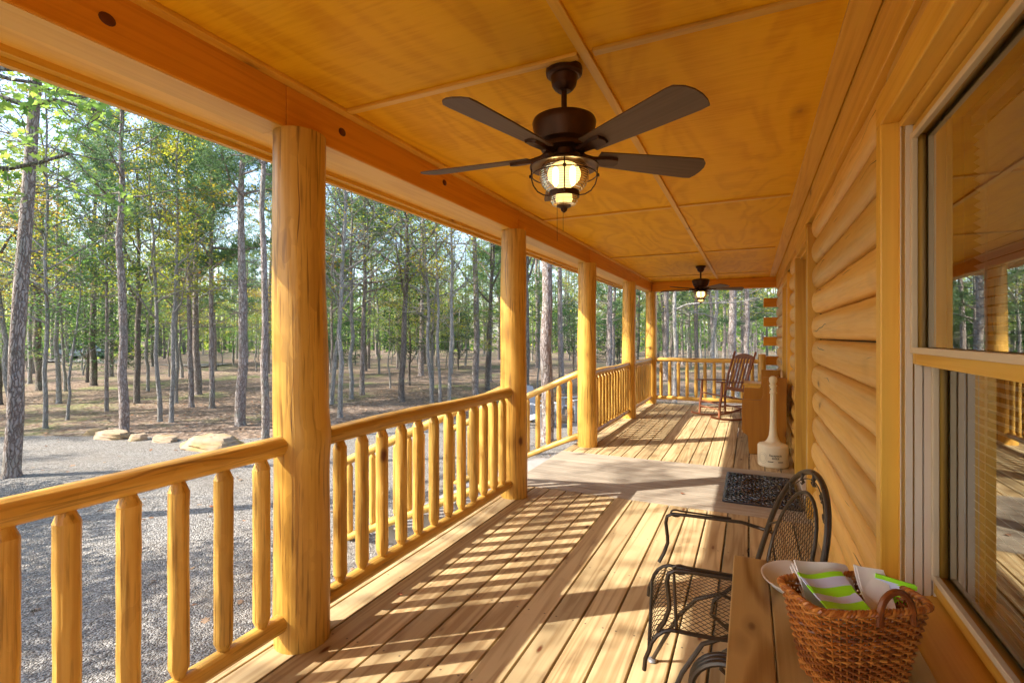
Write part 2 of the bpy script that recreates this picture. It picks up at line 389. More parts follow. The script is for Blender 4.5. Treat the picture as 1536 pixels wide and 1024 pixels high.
S.view_settings.view_transform = 'Standard'; S.view_settings.look = 'None'; S.view_settings.exposure = 1.80; S.view_settings.gamma = 1

# ------------------------------------------------------------------ ground
GZ = -.75
def gz(x, y):
    d = math.hypot(x + 3, y - 5)
    k = min(1, max(0, (d - 12) / 20))
    return GZ + k * (.16 * math.sin(x * .21 + 1) * math.sin(y * .17) + .10 * math.sin(x * .07 + y * .11)) + max(0, d - 30) * .006
def ground():
    xs = np.concatenate([np.linspace(-320, -70, 12), np.linspace(-66, 30, 49), np.linspace(40, 200, 8)])
    ys = np.concatenate([np.linspace(-160, -40, 8), np.linspace(-36, 84, 61), np.linspace(90, 320, 12)])
    b = MB(); V = [(x, y, gz(x, y)) for y in ys for x in xs]; nx = len(xs)
    F = [(j * nx + i, j * nx + i + 1, (j + 1) * nx + i + 1, (j + 1) * nx + i) for j in range(len(ys) - 1) for i in range(nx - 1)]
    b.add(V, F); tag(b.build('ground', M['litter'], smooth=True, angle=180), kind='structure')
ground()
def gravel():
    edge = [(-60, -3), (-38, .5), (-24, 3.2), (-18, 4.4), (-15, 5.2), (-13.4, 6.1), (-11.8, 6.7), (-9.9, 7.2), (-9.3, 8.0), (-8.5, 9.6), (-7.0, 11.2), (-4.5, 12.2), (-1.9, 12.6)]
    pts = []
    for (x0, y0), (x1, y1) in zip(edge, edge[1:]):
        n = max(2, int(math.hypot(x1 - x0, y1 - y0) / .35))
        for k in range(n):
            t = k / n; j = .13 * math.sin(9 * (x0 + t * 3)) + R.uniform(-.1, .1)
            pts.append((x0 + (x1 - x0) * t + j * .5, y0 + (y1 - y0) * t + j))
    pts.append(edge[-1]); b = MB(); n = len(pts)
    V = [(x, y, GZ + .006) for x, y in pts] + [(min(-1.9, x * .98), -14 - abs(x) * .1, GZ + .006) for x, y in pts]
    b.add(V, [(i + n, i + 1 + n, i + 1, i) for i in range(n - 1)])
    tag(b.build('gravel_drive', M['gravel']), kind='structure')
gravel()

# ------------------------------------------------------------------ deck
PX = -1.95; PY = [1.77, 4.19, 6.49, 9.05, 11.27]
deck = thing('porch_deck', 'pale pine plank deck of the porch floor with a greyed landing of crosswise planks', 'deck', (0, 4, 0))
def L(x, y, z): return (x, y - 4, z)
xe = [-2.152] + [-2.03 + .1555 * k for k in range(17)]
def boards(y0, y1, name):
    b = MB()
    for x0, x1 in zip(xe, xe[1:]): b.box(L((x0 + x1) / 2, (y0 + y1) / 2, -.0175), (x1 - x0 - .0115, y1 - y0, .035), 1)
    b.build(name, M['deck'], deck, bevel=.003)
boards(-2.2, 4.515, 'deck_boards'); boards(6.10, 11.55, 'deck_boards')
b = MB()
for k in range(10): b.box(L(-.84, 4.525 + .1568 * (k + .5), -.0175), (2.63, .1475, .035), 0)
tag(b.build('landing_boards', M['landing'], deck, bevel=.003), 'weathered grey crosswise planks')
b = MB(); b.box(L(-2.12, 4.7, -.14), (.04, 13.6, .2), 1); b.box(L(-.8, 11.52, -.14), (2.6, .04, .2), 0); b.build('rim_board', M['deck'], deck)
b = MB()
for y in (-1.5, .5, 2.5, 4.45, 6.2, 8.2, 10.2, 11.4): b = MB(); b.box(L(-.8, y, -.13), (2.58, .05, .185), 0); b.build('joist', M['deck'], deck)

# ------------------------------------------------------------------ porch roof
roof = thing('porch_roof', 'orange stained plywood porch ceiling with battens, side beam and eave', 'porch roof', (-.7, 5, 2.62))
def LR(x, y, z): return (x + .7, y - 5, z - 2.62)
CY = [-3.4, -.72, 2.02, 4.75, 7.47, 10.23, 12.0]; BX = -.625
b = MB()
for i in range(6):
    for x0, x1 in ((-1.9, BX), (BX, .62)):
        b.box(LR((x0 + x1) / 2, (CY[i] + CY[i + 1]) / 2, 2.626), (x1 - x0 - .003, CY[i + 1] - CY[i] - .003, .012), 1)
b.build('ceiling_panel', M['ply'], roof)
def batten(a, c, w=.04, t=.016):
    q = MB(); q.bar(LR(*a), LR(*c), w, t); q.build('batten', M['trim'], roof, bevel=.003)
batten((BX, -2.4, 2.611), (BX + .03, 11.1, 2.611))
for y in CY[1:6]:
    batten((-1.90, y, 2.6125), (BX - .021, y, 2.6125)); batten((BX + .045, y, 2.6125), (.30, y, 2.6125))
batten((-1.905, -2.4, 2.610), (-1.905, 11.1, 2.610), .05, .02)
batten((.345, -2.4, 2.6105), (.395, 11.1, 2.6105), .10, .02)
y0 = -2.5
segs = [(-2.5, PY[0] - .1), (PY[0] - .1, PY[1] + .05), (PY[1] + .05, PY[2] + .06), (PY[2] + .06, PY[3] + .05), (PY[3] + .05, PY[4] + .08)]
b = MB()
for k, (a0, a1) in enumerate(segs): b.box(LR(-2.01, (a0 + a1) / 2, 2.514), (.16, a1 - a0 - .002, .206), 1)
b.build('beam', M['beam'], roof, bevel=.006)
b = MB()
for k, (a0, a1) in enumerate(segs): b.box(LR(-2.012, (a0 + a1) / 2, 2.4095), (.152, a1 - a0 - .003, .004), 1)
b.build('beam_underside', M['soffit'], roof)
b = MB(); b.box(LR(-.72, PY[4] + .02, 2.514), (2.40, .15, .205), 0); b.build('end_beam', M['beam'], roof, bevel=.006)
b = MB(); b.box(LR(-2.415, 4.7, 2.618), (.65, 14.4, .012), 1); b.build('soffit', M['soffit'], roof)
b = MB(); b.box(LR(-2.76, 4.7, 2.63), (.035, 14.5, .15), 1); b.box(LR(-2.715, 4.7, 2.597), (.05, 14.4, .03), 1)
b.box(LR(-.9, 11.98, 2.63), (3.7, .035, .15), 0); b.build('fascia', M['trim'], roof)
b = MB(); b.prism([LR(-2.85, -2.55, 2.708), LR(1.2, -2.55, 3.6), LR(5.5, -2.55, 4.8), LR(5.5, -2.55, 4.9), LR(1.2, -2.55, 3.7), LR(-2.85, -2.55, 2.74)], None, (0, 14.6, 0), 1)
b.box(LR(1.4, 4.75, 2.665), (8.2, 14.4, .03), 1); b.build('roof_deck', M['roofing'], roof)
b = MB()
for (y, z) in ((.95, 2.50), (2.02, 2.515), (3.0, 2.52), (-.4, 2.5)):
    b.lathe([(0, .0035), (.013, .0035), (.019, .001), (.021, -.001)], 14)
    q = b.v[-1]; ang = R.uniform(0, 6)
    b.v[-1] = np.stack([q[:, 2] + LR(-1.93, 0, 0)[0] + .002, q[:, 0] * 1.25 + y - 5, q[:, 1] + z - 2.62], 1)
b.build('knot', plain('dark_knot', (.09, .015, .006), .4, 0, .5, 200), roof, smooth=True)

# ------------------------------------------------------------------ log posts
plab = ['thick peeled log porch post nearest the viewer, left of the ceiling fan', 'second peeled log post, carrying the near side of the step opening',
        'third peeled log post, at the far side of the step opening', 'fourth peeled log post, between the two far railing sections', 'slim looking corner log post at the far end of the porch']
for i, y in enumerate(PY):
    b = MB(); r0 = [.122, .118, .122, .118, .12][i]; n = 46
    path, rr = [], []
    for k in range(n):
        z = 2.408 * k / (n - 1)
        path.append((.006 * math.sin(z * 2.1 + i), .006 * math.cos(z * 1.7 + i * 2), z)); rr.append(r0 * (1.05 - .035 * z) * (1 + .012 * math.sin(z * 6 + i * 3)))
    rr[0] *= .985
    b.tube(path, rr, 36, True, .011)
    if i == 0:
        V = b.v[-1]; d = np.exp(-((V[:, 2] - .98) / .09) ** 2) * np.clip(V[:, 0] / .12, 0, 1) ** 2; V[:, 0] += d * .018
    o = b.build('log_post', M['log'], smooth=True, loc=(PX, y, 0.0005), angle=60)
    tag(o, plab[i], 'log post', 'peeled log porch posts')

# ------------------------------------------------------------------ railings
def baluster(parent, p, z0, z1, r=.036, lean=0.):
    b = MB(); n = 14; path, rr = [], []
    L_ = z1 - z0; zs = [0, .046, .05] + [.05 + (L_ - .1) * k / 9 for k in range(1, 9)] + [L_ - .05, L_ - .046, L_]
    for i, d in enumerate(zs):
        path.append((p[0] + R.uniform(-.001, .001), p[1] + R.uniform(-.001, .001), z0 + d)); rr.append(r * (.50 if i in (0, len(zs) - 1) else R.uniform(.988, 1.012)))
    b.tube(path, rr, n, True, .016)
    return b.build('baluster', M['rail'], parent, smooth=True, angle=27)
def rail(parent, name, a, c, r):
    L_ = math.dist(a, c); n = max(6, int(L_ / .07)); path, rr = [], []
    for k in range(n):
        t = k / (n - 1); q = [a[i] + (c[i] - a[i]) * t for i in range(3)]
        q[2] += .004 * math.sin(t * 9 + a[1]); path.append(q); rr.append(r * (1 + .05 * math.sin(t * 7 + a[0] * 3)) * R.uniform(.985, 1.015))
    for k, f in ((0, .82), (n - 1, .82)): rr[k] *= f
    path[1] = [path[0][i] + (path[1][i] - path[0][i]) * .25 for i in range(3)]; path[-2] = [path[-1][i] + (path[-2][i] - path[-1][i]) * .25 for i in range(3)]
    b = MB(); b.tube(path, rr, 16, True, .022, nzl=.6); return b.build(name, M['rail'], parent, smooth=True, angle=40)
def side_rail(y0, y1, ys, label):
    t = thing('log_railing', label, 'railing', (PX, (y0 + y1) / 2, 0), 0, 'peeled log railing sections'); c = (y0 + y1) / 2
    rail(t, 'top_rail', (0, y0 - c, .945), (0, y1 - c, .945), .046); rail(t, 'bottom_rail', (0, y0 - c, .13), (0, y1 - c, .13), .042)
    for y in ys: baluster(t, (0, y - c), .158, .912)
    return t
side_rail(-2.0, PY[0] - .10, [-1.76 + .1755 * k for k in range(13)][0:0] + [1.553, 1.375, 1.195, 1.025, .85, .70, .52, .345, .17, -.005, -.18, -.355, -.53, -.705, -.88, -1.055, -1.23, -1.405, -1.58, -1.755],
          'log railing in the left foreground, ending at the nearest post')
side_rail(PY[0] + .10, PY[1] - .10, [2.026, 2.193, 2.362, 2.543, 2.718, 2.90, 3.084, 3.262, 3.446, 3.614, 3.79, 3.954], 'log railing between the nearest post and the second post')
side_rail(PY[2] + .10, PY[3] - .10, [6.74 + .1765 * k for k in range(13)], 'log railing between the third and the fourth post')
side_rail(PY[3] + .10, PY[4] - .10, [9.28 + .174 * k for k in range(11)], 'short looking log railing between the fourth post and the far corner post')
t = thing('log_railing', 'log railing across the far end of the porch behind the rocking chair', 'railing', (-.8, PY[4], 0), 0, 'peeled log railing sections')
rail(t, 'top_rail', (PX + .9, 0, .945), (.97, 0, .945), .046); rail(t, 'bottom_rail', (PX + .9, 0, .13), (.97, 0, .13), .042)
for k in range(11): baluster(t, (-.935 + .1775 * k, 0), .158, .912)
b = MB(); b.tube([(0, 0, .0), (0, 0, .55), (0, 0, 1.075), (0, 0, 1.092)], [.078, .075, .074, .066], 20, True, .01); tag(b.build('end_post', M['rail'], smooth=True, loc=(.217, PY[4], .001), angle=40),
    'short log post ending the far railing beside the cabin corner', 'railing post')
def stair_rail(y, label):
    t = thing('stair_railing', label, 'railing', (-3.0, y, GZ), 0, 'log stair railings'); X0, X1 = .94, -1.03; sl = .455
    def z(x, base): return base - GZ - sl * (X0 - x)
    rail(t, 'top_rail', (X0, 0, z(X0, .955)), (X1, 0, z(X1, .955)), .043); rail(t, 'bottom_rail', (X0, 0, z(X0, .13)), (X1, 0, z(X1, .13)), .04)
    b = MB(); b.tube([(X1 - .02, 0, 0), (X1 - .02, 0, .5), (X1 - .02, 0, .86), (X1 - .02, 0, .885)], [.056, .055, .054, .044], 16, True, .015); b.build('newel', M['rail'], t, smooth=True, angle=40)
    for k in range(12):
        x = X0 - .13 - .155 * k; baluster(t, (x, 0), z(x, .155), z(x, .922), .034)
stair_rail(PY[1], 'sloping log railing of the steps, running down from the second post')
stair_rail(PY[2], 'sloping log railing of the steps, running down from the third post')
st = thing('stone_steps', 'grey flagstone steps leading down from the porch between the sloping railings', 'steps', (-2.9, 5.34, GZ))
for k, (x0, x1, zt) in enumerate(((-2.16, -2.62, -.19), (-2.60, -3.06, -.375), (-3.04, -3.52, -.56))):
    yy = -1.06
    while yy < 1.0:
        w = min(R.uniform(.5, .85), 1.06 - yy); w = 1.06 - yy if 1.06 - yy - w < .25 else w
        b = MB(); h = zt - GZ
        pts = [(x0 + 2.9, yy + .01, 0), (x1 + 2.9 + R.uniform(-.04, .02), yy + .02, 0), (x1 + 2.9 - R.uniform(0, .05), yy + w * .5, 0), (x1 + 2.9 + R.uniform(-.03, .02), yy + w - .015, 0), (x0 + 2.9, yy + w - .005, 0)]
        b.prism(pts, None, (0, 0, h + R.uniform(-.008, .008))); b.build('step_stone', M['flag'], st, bevel=.012); yy += w

# ------------------------------------------------------------------ cabin
cabin = thing('log_cabin', 'honey coloured log cabin wall along the right side of the porch', 'cabin', (0, 0, 0), -.0055)
WX = .412
def prof(z0, z1, xf=WX, depth=.072, n=9):
    c, hh = (z0 + z1) / 2, (z1 - z0) / 2 - .003; r = []
    for k in range(n):
        a = -PI / 2 + PI * k / (n - 1); r.append((xf + depth * (1 - max(0, math.cos(a)) ** .62), c + hh * math.sin(a)))
    return r
def logs(y0, y1, zlo, zhi, re=True):
    """courses of round faced logs between y0 and y1"""
    b = MB(); z = .06 - .195
    for k in range(14):
        a, c = max(z, zlo), min(z + .195, zhi)
        if c - a > .03:
            dx = R.uniform(-.003, .003); P0 = prof(a, c, WX + dx); n = len(P0); o = b.off(); V, G = [], []
            m = max(3, int((y1 - y0) / .14)); ys = [y0, y0 + .006, y0 + .018, y0 + .04] + [y0 + .04 + (y1 - y0 - .08) * i / m for i in range(1, m)] + [y1 - .04, y1 - .018, y1 - .006, y1]
            for i, y in enumerate(ys):
                e = min(i, len(ys) - 1 - i); cut = [.034, .016, .006, 0][e] if e < 4 else 0
                w = .0022 * math.sin(y * 5 + k * 2.3) + .0016 * math.sin(y * 13 + k)
                for (x, zz) in P0:
                    zc = (a + c) / 2; V.append((x + cut + w, y, zc + (zz - zc) * (1 - cut * 1.6))); G.append((y + o[0], x + o[1], zz + o[2]))
            b.add(V, [(i * n + j, (i + 1) * n + j, (i + 1) * n + j + 1, i * n + j + 1) for i in range(len(ys) - 1) for j in range(n - 1)], G)
        z += .195
    return b.build('wall_log', M['walllog'], cabin, smooth=True, angle=180)
ZT = 2.385
W1 = (.86, 2.095); DO = (4.78, 5.96); W2 = (7.42, 8.55)
logs(-2.2, W1[0] - .08, -.12, ZT); logs(W1[0] - .08, W1[1] + .08, -.12, .50); logs(W1[1] + .075, DO[0] - .145, -.12, ZT)
logs(W1[0] - .085, W1[1] + .073, 2.272, ZT)
logs(DO[1] + .125, W2[0] - .07, -.12, ZT); logs(W2[0], W2[1], -.12, .55); logs(W2[1] + .1, 11.42, -.12, ZT)
b = MB()
for (a, c, z0, z1) in ((-2.2, W1[0], -.2, 2.6), (W1[0], W1[1], -.2, .52), (W1[0], W1[1], 2.17, 2.6), (W1[1], DO[0], -.2, 2.6), (DO[0], DO[1], 2.26, 2.6), (DO[1], W2[0], -.2, 2.6), (W2[0], W2[1], -.2, .6), (W2[0], W2[1], 2.17, 2.6), (W2[1], 11.5, -.2, 2.6)):
    b.box((.545, (a + c) / 2, (z0 + z1) / 2), (.115, c - a - .001, z1 - z0), 1)
b.build('wall_core', M['darkgap'], cabin)
b = MB(); b.box((.43, 4.6, 2.5), (.05, 13.6, .23), 1); b.build('header_board', M['trim'], cabin, bevel=.004)
# end wall with protruding log ends
b = MB()
for k in range(6):
    z = 2.125 - .389 * k; b.box((.41 + .9, 11.5, z), (2.25, .19, .178), 0)
b.build('corner_log', M['beam'], cabin, bevel=.006)
b = MB()
for k in range(6):
    z = 2.32 - .389 * k; b.box((.54 + .9, 11.5, z), (1.9, .17, .209), 0)
b.build('end_wall_log', M['walllog'], cabin)
# room behind the glass
b = MB(); x0, x1, y0, y1, z0, z1 = .603, 3.6, -2.2, 11.4, .0, 2.55
for c_, d_ in (((x1 + .05, 4.6, 1.27), (.1, 13.6, 2.6)), ((2.1, 4.6, -.05), (3.0, 13.6, .1)), ((2.1, 4.6, 2.6), (3.0, 13.6, .08)), ((2.1, -2.25, 1.27), (3.0, .1, 2.6)), ((2.1, 11.36, 1.27), (3.0, .1, 2.6))): b.box(c_, d_)
b.build('inner_room', M['room'], cabin)
# door with casing
dr = MB(); dr.box((.575, (DO[0] + DO[1]) / 2, 1.11), (.045, DO[1] - DO[0] - .12, 2.14), 2); dr = dr.build('door', M['pew'], cabin, bevel=.004)
def sub(name, mat, parent, boxes, bevel=.003):
    q = MB()
    for c_, d_ in boxes: q.box(c_, d_)
    return q.build(name, mat, parent, bevel=bevel)
sub('door_panel', M['pew'], dr, [((.549, 5.15, 1.6), (.012, .3, .9)), ((.549, 5.6, 1.6), (.012, .3, .9)), ((.549, 5.15, .6), (.012, .3, .7)), ((.549, 5.6, .6), (.012, .3, .7))])
hb = MB(); hb.tube([(.55, 4.92, 1.0), (.51, 4.92, 1.0), (.50, 4.92, 1.0), (.50, 5.02, 1.0)], .011, 10); hb.build('handle', M['bronze'], dr, smooth=True)
sub('casing', M['trim'], dr, [((.43, DO[0] - .07, 1.16), (.084, .14, 2.32)), ((.475, DO[1] + .06, 1.13), (.174, .118, 2.245)), ((.43, 5.37, 2.315), (.078, 1.06, .13)), ((.515, DO[0] + .012, 1.12), (.084, .022, 2.24)), ((.49, 5.37, 2.238), (.12, 1.05, .024))], .004)
sub('threshold', M['vinyl2'], dr, [((.49, 5.37, .018), (.16, 1.16, .034))])
# windows
def window(Y0, Y1, ztop, zb, detail=True):
    """double hung window between Y0 and Y1"""
    zm = 1.385; far = Y1
    wf = MB()
    wf.box((.435, far + .035, (ztop + zb) / 2 + .02), (.09, .068, ztop - zb + .12)); wf.box((.435, Y0 - .035, (ztop + zb) / 2 + .02), (.09, .068, ztop - zb + .12))
    wf.box((.433, (Y0 + Y1) / 2, ztop + .055), (.088, Y1 - Y0 + .136, .105)); w = wf.build('window', M['trim'], cabin, bevel=.004)
    yc, ln = (Y0 + Y1) / 2, Y1 - Y0
    sub('brick_mould', M['soffit'], w, [((.462, far - .012, (ztop + zb) / 2), (.045, .022, ztop - zb)), ((.462, Y0 + .012, (ztop + zb) / 2), (.045, .022, ztop - zb)), ((.462, yc, ztop - .012), (.045, ln - .05, .022))])
    sub('jamb_liner', M['vinyl2'], w, [((.462 + .024 * k, far - .027 - .004 * (k % 2), (ztop + zb) / 2), (.019, .010, ztop - zb - .04)) for k in range(0, 4)] + [((.50, far - .018, (ztop + zb) / 2), (.12, .01, ztop - zb - .04))], .001)
    sub('jamb_liner', M['vinyl2'], w, [((.50, Y0 + .018, (ztop + zb) / 2), (.12, .01, ztop - zb - .04))], .001)
    a, c = Y0 + .036, far - .036
    def sash(x, z0, z1, nm, rb):
        zz = (z0 + z1) / 2
        s_ = sub(nm, M['trim'], w, [((x, a + .014, zz), (.034, .028, z1 - z0)), ((x, c - .014, zz), (.034, .028, z1 - z0)), ((x, yc, z1 - .02), (.034, c - a - .057, .04)), ((x, yc, z0 + rb / 2), (.034, c - a - .057, rb))], .002)
        return (x, a + .028, c - .028, z0 + rb, z1 - .04)
    g1 = sash(.487, zm - .026, ztop - .03, 'upper_sash', .045); g2 = sash(.541, zb + .05, zm + .02, 'lower_sash', .06)
    for g in (g1, g2):
        x, ya, yb, za, zb_ = g; ym, zm_ = (ya + yb) / 2, (za + zb_) / 2
        sub('glazing_bead', M['vinyl'], w, [((x - .021, yb - .004, zm_), (.016, .022, zb_ - za + .02)), ((x - .021, ya + .004, zm_), (.016, .022, zb_ - za + .02)), ((x - .021, ym, za + .001), (.016, yb - ya - .032, .020)), ((x - .021, ym, zb_ - .004), (.016, yb - ya - .032, .018))], .002)
        q = MB(); q.add([(x, ya - .005, za - .005), (x, yb + .005, za - .005), (x, yb + .005, zb_ + .005), (x, ya - .005, zb_ + .005)], [(0, 3, 2, 1)]); q.build('pane', M['glass'], w)
    q = MB(); q.prism([(.565, Y0 - .09, zb + .045), (.345, Y0 - .09, zb + .0), (.345, Y0 - .09, zb - .045), (.565, Y0 - .09, zb - .04)], None, (0, ln + .18, 0), 1); q.build('sill', M['trim'], w, bevel=.004)
    sub('inner_jamb', M['trim'], w, [((.583, far + .0, (ztop + zb) / 2), (.05, .03, ztop - zb)), ((.583, yc, ztop + .0), (.05, ln - .03, .03))])
    sub('apron', M['trim'], w, [((.405, yc, zb - .115), (.03, ln + .14, .13))])
window(W1[0], W1[1], 2.165, .575); window(W2[0], W2[1], 2.165, .60)
def blind(y0, y1, z0, z1, label):
    t = thing('window_blind', label, 'blind', (.628, (y0 + y1) / 2, z0), -.0055, 'tan slatted window blinds'); b = MB(); ln = y1 - y0; z = .02
    while z < z1 - z0 - .03:
        tl = rad(38); b.box((0, 0, z), (.025, ln, .0022), 1, [[math.cos(tl), 0, math.sin(tl)], [0, 1, 0], [-math.sin(tl), 0, math.cos(tl)]]); z += .0265
    b.build('slat', M['slat'], t)
    b = MB(); b.box((0, 0, z1 - z0), (.03, ln, .03), 1); b.box((0, 0, .0), (.026, ln, .014), 1); b.build('headrail', M['slat'], t)
    b = MB()
    for yy in (-ln / 2 + .1, -ln / 6, ln / 6, ln / 2 - .1):
        b.tube([(-.014, yy, 0), (-.014, yy, z1 - z0)], .0012, 5)
    b.tube([(-.02, ln / 2 - .13, .5), (-.02, ln / 2 - .13, z1 - z0)], .0014, 5); b.build('cord', M['slat'], t)
blind(.93, 2.01, .63, 2.11, 'tan slatted blind behind the large window in the right foreground')
blind(7.49, 8.47, .66, 2.11, 'tan slatted blind in the far window past the cabin door')

# ------------------------------------------------------------------ ceiling fans
def fan(loc, ang, label):
    t = thing('ceiling_fan', label, 'ceiling fan', (*loc, 2.617), 0, 'bronze ceiling fans with caged lanterns')
    b = MB(); b.lathe([(.0, 0), (.078, 0), (.080, -.012), (.078, -.028), (.068, -.036), (.060, -.038), (.058, -.05), (.053, -.074), (.042, -.090), (.03, -.10), (0, -.102)], 36); b.build('canopy', M['bronze'], t, smooth=True, angle=22)
    b = MB(); b.tube([(0, 0, -.10), (0, 0, -.225)], .0125, 16); b.build('downrod', M['bronze'], t, smooth=True)
    b = MB(); b.lathe([(0, -.20), (.022, -.205), (.05, -.210), (.11, -.217), (.134, -.227), (.139, -.24), (.136, -.26), (.118, -.325), (.105, -.332), (.098, -.336), (.10, -.343), (.10, -.355), (.082, -.362), (.07, -.366), (.07, -.40), (0, -.40)], 44); b.build('motor', M['bronze'], t, smooth=True)
    b = MB(); b.lathe([(.06, -.385), (.08, -.398), (.135, -.420), (.150, -.428), (.150, -.434), (.136, -.434), (.08, -.408), (.05, -.40)], 44); b.build('lamp_hood', M['bronze'], t, smooth=True)
    b = MB(); b.lathe([(.084, -.41), (.101, -.43), (.108, -.455), (.107, -.482), (.096, -.510), (.076, -.532), (.060, -.543)], 40); b.build('globe', M['globe'], t, smooth=True)
    b = MB(); b.lathe([(.058, -.556), (.060, -.580), (.050, -.594), (.024, -.600), (0, -.600)], 36); b.build('lower_glass', M['globe'], t, smooth=True)
    b = MB(); b.lathe([(.064, -.538), (.067, -.538), (.067, -.562), (.064, -.562), (.064, -.538)], 36); b.lathe([(.02, -.597), (.032, -.602), (.024, -.606), (.016, -.609), (.013, -.620), (.004, -.628), (0, -.629)], 20); b.build('lamp_collar', M['bronze'], t, smooth=True)
    b = MB()
    for s_ in (-1, 1): b.lathe([(0, -.425), (.010, -.432), (.013, -.46), (.011, -.50), (.004, -.512), (0, -.512)], 12, (s_ * .036, .010 * s_, 0))
    b.build('bulb', M['bulb'], t, smooth=True)
    b = MB(); rp = [(.141 * math.cos(a * PI / 24), .141 * math.sin(a * PI / 24), -.468) for a in range(48)]; b.tube(rp, .0028, 6, closed=True)
    for k in range(4):
        a = k * PI / 2 + .35; ca, sa = math.cos(a), math.sin(a)
        b.tube([(r * ca, r * sa, z) for r, z in ((.142, -.430), (.143, -.455), (.142, -.48), (.134, -.508), (.116, -.534), (.09, -.549), (.067, -.552))], .003, 6); b.box((.145 * ca, .145 * sa, -.468), (.012, .012, .012))
    b.build('cage', M['bronze'], t, smooth=True)
    b = MB(); b.tube([(.015, -.055, -.55), (.015, -.055, -.72)], .0009, 5); b.tube([(-.012, -.055, -.55), (-.012, -.055, -.76)], .0009, 5); b.build('pull_chain', M['bronze'], t)
    for k in range(5):
        a = ang + k * 2 * PI / 5; ca, sa = math.cos(a), math.sin(a); pt = rad(-13)
        out = [(.155, -.052), (.30, -.062), (.50, -.074), (.62, -.081), (.648, -.078), (.676, -.052), (.690, -.02), (.693, .015), (.688, .05), (.676, .078), (.64, .081), (.45, .072), (.30, .062), (.155, .052)]
        def tr(x, y, z=0):
            y2, z2 = y * math.cos(pt) - z * math.sin(pt), y * math.sin(pt) + z * math.cos(pt)
            return (x * ca - y2 * sa, x * sa + y2 * ca, z2 - .380)
        b = MB(); p = np.array([tr(x, y, .003) for x, y in out]); q = np.array([tr(x, y, -.003) for x, y in out]); n = len(out)
        g = np.array([(x, y, 0) for x, y in out]) + b.off()
        b.add(np.concatenate([p, q]), [tuple(range(n)), tuple(range(2 * n - 1, n - 1, -1))] + [(i, i + n, (i + 1) % n + n, (i + 1) % n) for i in range(n)], np.concatenate([g, g]), .5)
        bl = b.build('blade', M['blade'], t)
        b = MB(); ba = [(.10, -.02), (.15, -.024), (.20, -.034), (.245, -.03), (.255, 0), (.245, .03), (.20, .034), (.15, .024), (.10, .02)]
        m_ = len(ba); p = [tr(x, y, -.004) for x, y in ba]; q = [tr(x, y * .8, -.016) for x, y in ba]
        b.add(p + q, [tuple(range(m_)), tuple(range(2 * m_ - 1, m_ - 1, -1))] + [(i, i + m_, (i + 1) % m_ + m_, (i + 1) % m_) for i in range(m_)])
        b.tube([tr(.065, 0, .02), tr(.10, 0, .0), tr(.15, 0, -.010)], [.014, .016, .016], 8); b.build('blade_iron', M['bronze'], bl)
    return t
A0 = YAW
fan((-.735, 2.10), rad(15) + A0, 'large bronze ceiling fan with lit caged lantern in the foreground')
fan((-.745, 9.0), rad(-6) + A0, 'smaller looking ceiling fan with lit lantern at the far end of the porch')

# ------------------------------------------------------------------ door mat
t = thing('door_mat', 'black rubber openwork door mat lying in front of the cabin door', 'door mat', (.09, 5.32, .0))
b = MB(); mw, ml = .60, 1.02
for p0, p1 in (((-mw / 2, -ml / 2), (mw / 2, -ml / 2)), ((mw / 2, -ml / 2), (mw / 2, ml / 2)), ((mw / 2, ml / 2), (-mw / 2, ml / 2)), ((-mw / 2, ml / 2), (-mw / 2, -ml / 2))):
    b.bar((*p0, .008), (*p1, .008), .022, .013)
b.build('border', M['mat'], t, bevel=.003)
b = MB(); nx, ny = 9, 15
for i in range(nx):
    for j in range(ny):
        x, y = -mw / 2 + mw * (i + .5) / nx, -ml / 2 + ml * (j + .5) / ny; s_ = .038; a0 = (i * 7 + j * 3) % 5
        pts = [(x + s_ * (1 - .07 * k) * math.cos(a0 + k * .75), y + s_ * (1 - .07 * k) * math.sin(a0 + k * .75), .0085) for k in range(9)]
        b.tube(pts, .0072, 6)
b.tube([(.17 * math.cos(a * PI / 20), .36 * math.sin(a * PI / 20), .011) for a in range(40)], .009, 6, closed=True)
b.build('scrollwork', M['mat'], t, smooth=True)
b = MB(); b.box((0, 0, .003), (mw - .02, ml - .02, .003)); b.build('backing', M['mat'], t)

# ------------------------------------------------------------------ smokers' post
t = thing('smoking_receptacle', 'beige cigarette receptacle with a tall neck standing beside the door', 'ash receptacle', (.235, 6.40, .001), -.9); t.scale = (.85, .85, .955)
b = MB(); b.lathe([(.0, 0), (.176, 0), (.183, .008), (.185, .02), (.186, .225), (.183, .238), (.172, .25), (.12, .266), (.098, .272), (.0, .275)], 48); b.build('base', M['beige'], t, smooth=True)
b = MB(); b.lathe([(.098, .268), (.10, .275), (.086, .284), (.068, .31), (.052, .35), (.044, .41), (.039, .50), (.036, .65), (.0345, .84), (.045, .845), (.046, .855), (.039, .862), (.039, .925), (.047, .93), (.048, .94), (.040, .948), (.032, .955), (.045, .975), (.05, 1.0), (.045, 1.028), (.028, 1.045), (0, 1.05)], 32); b.build('neck', M['beige'], t, smooth=True)
b = MB(); b.lathe([(0, .0), (.008, .0), (.008, .004), (0, .004)], 12)
q = b.v[-1]; b.v[-1] = np.stack([q[:, 0], -.0375 - q[:, 2], q[:, 1] + .895], 1); b.build('ash_hole', M['ink'], t)
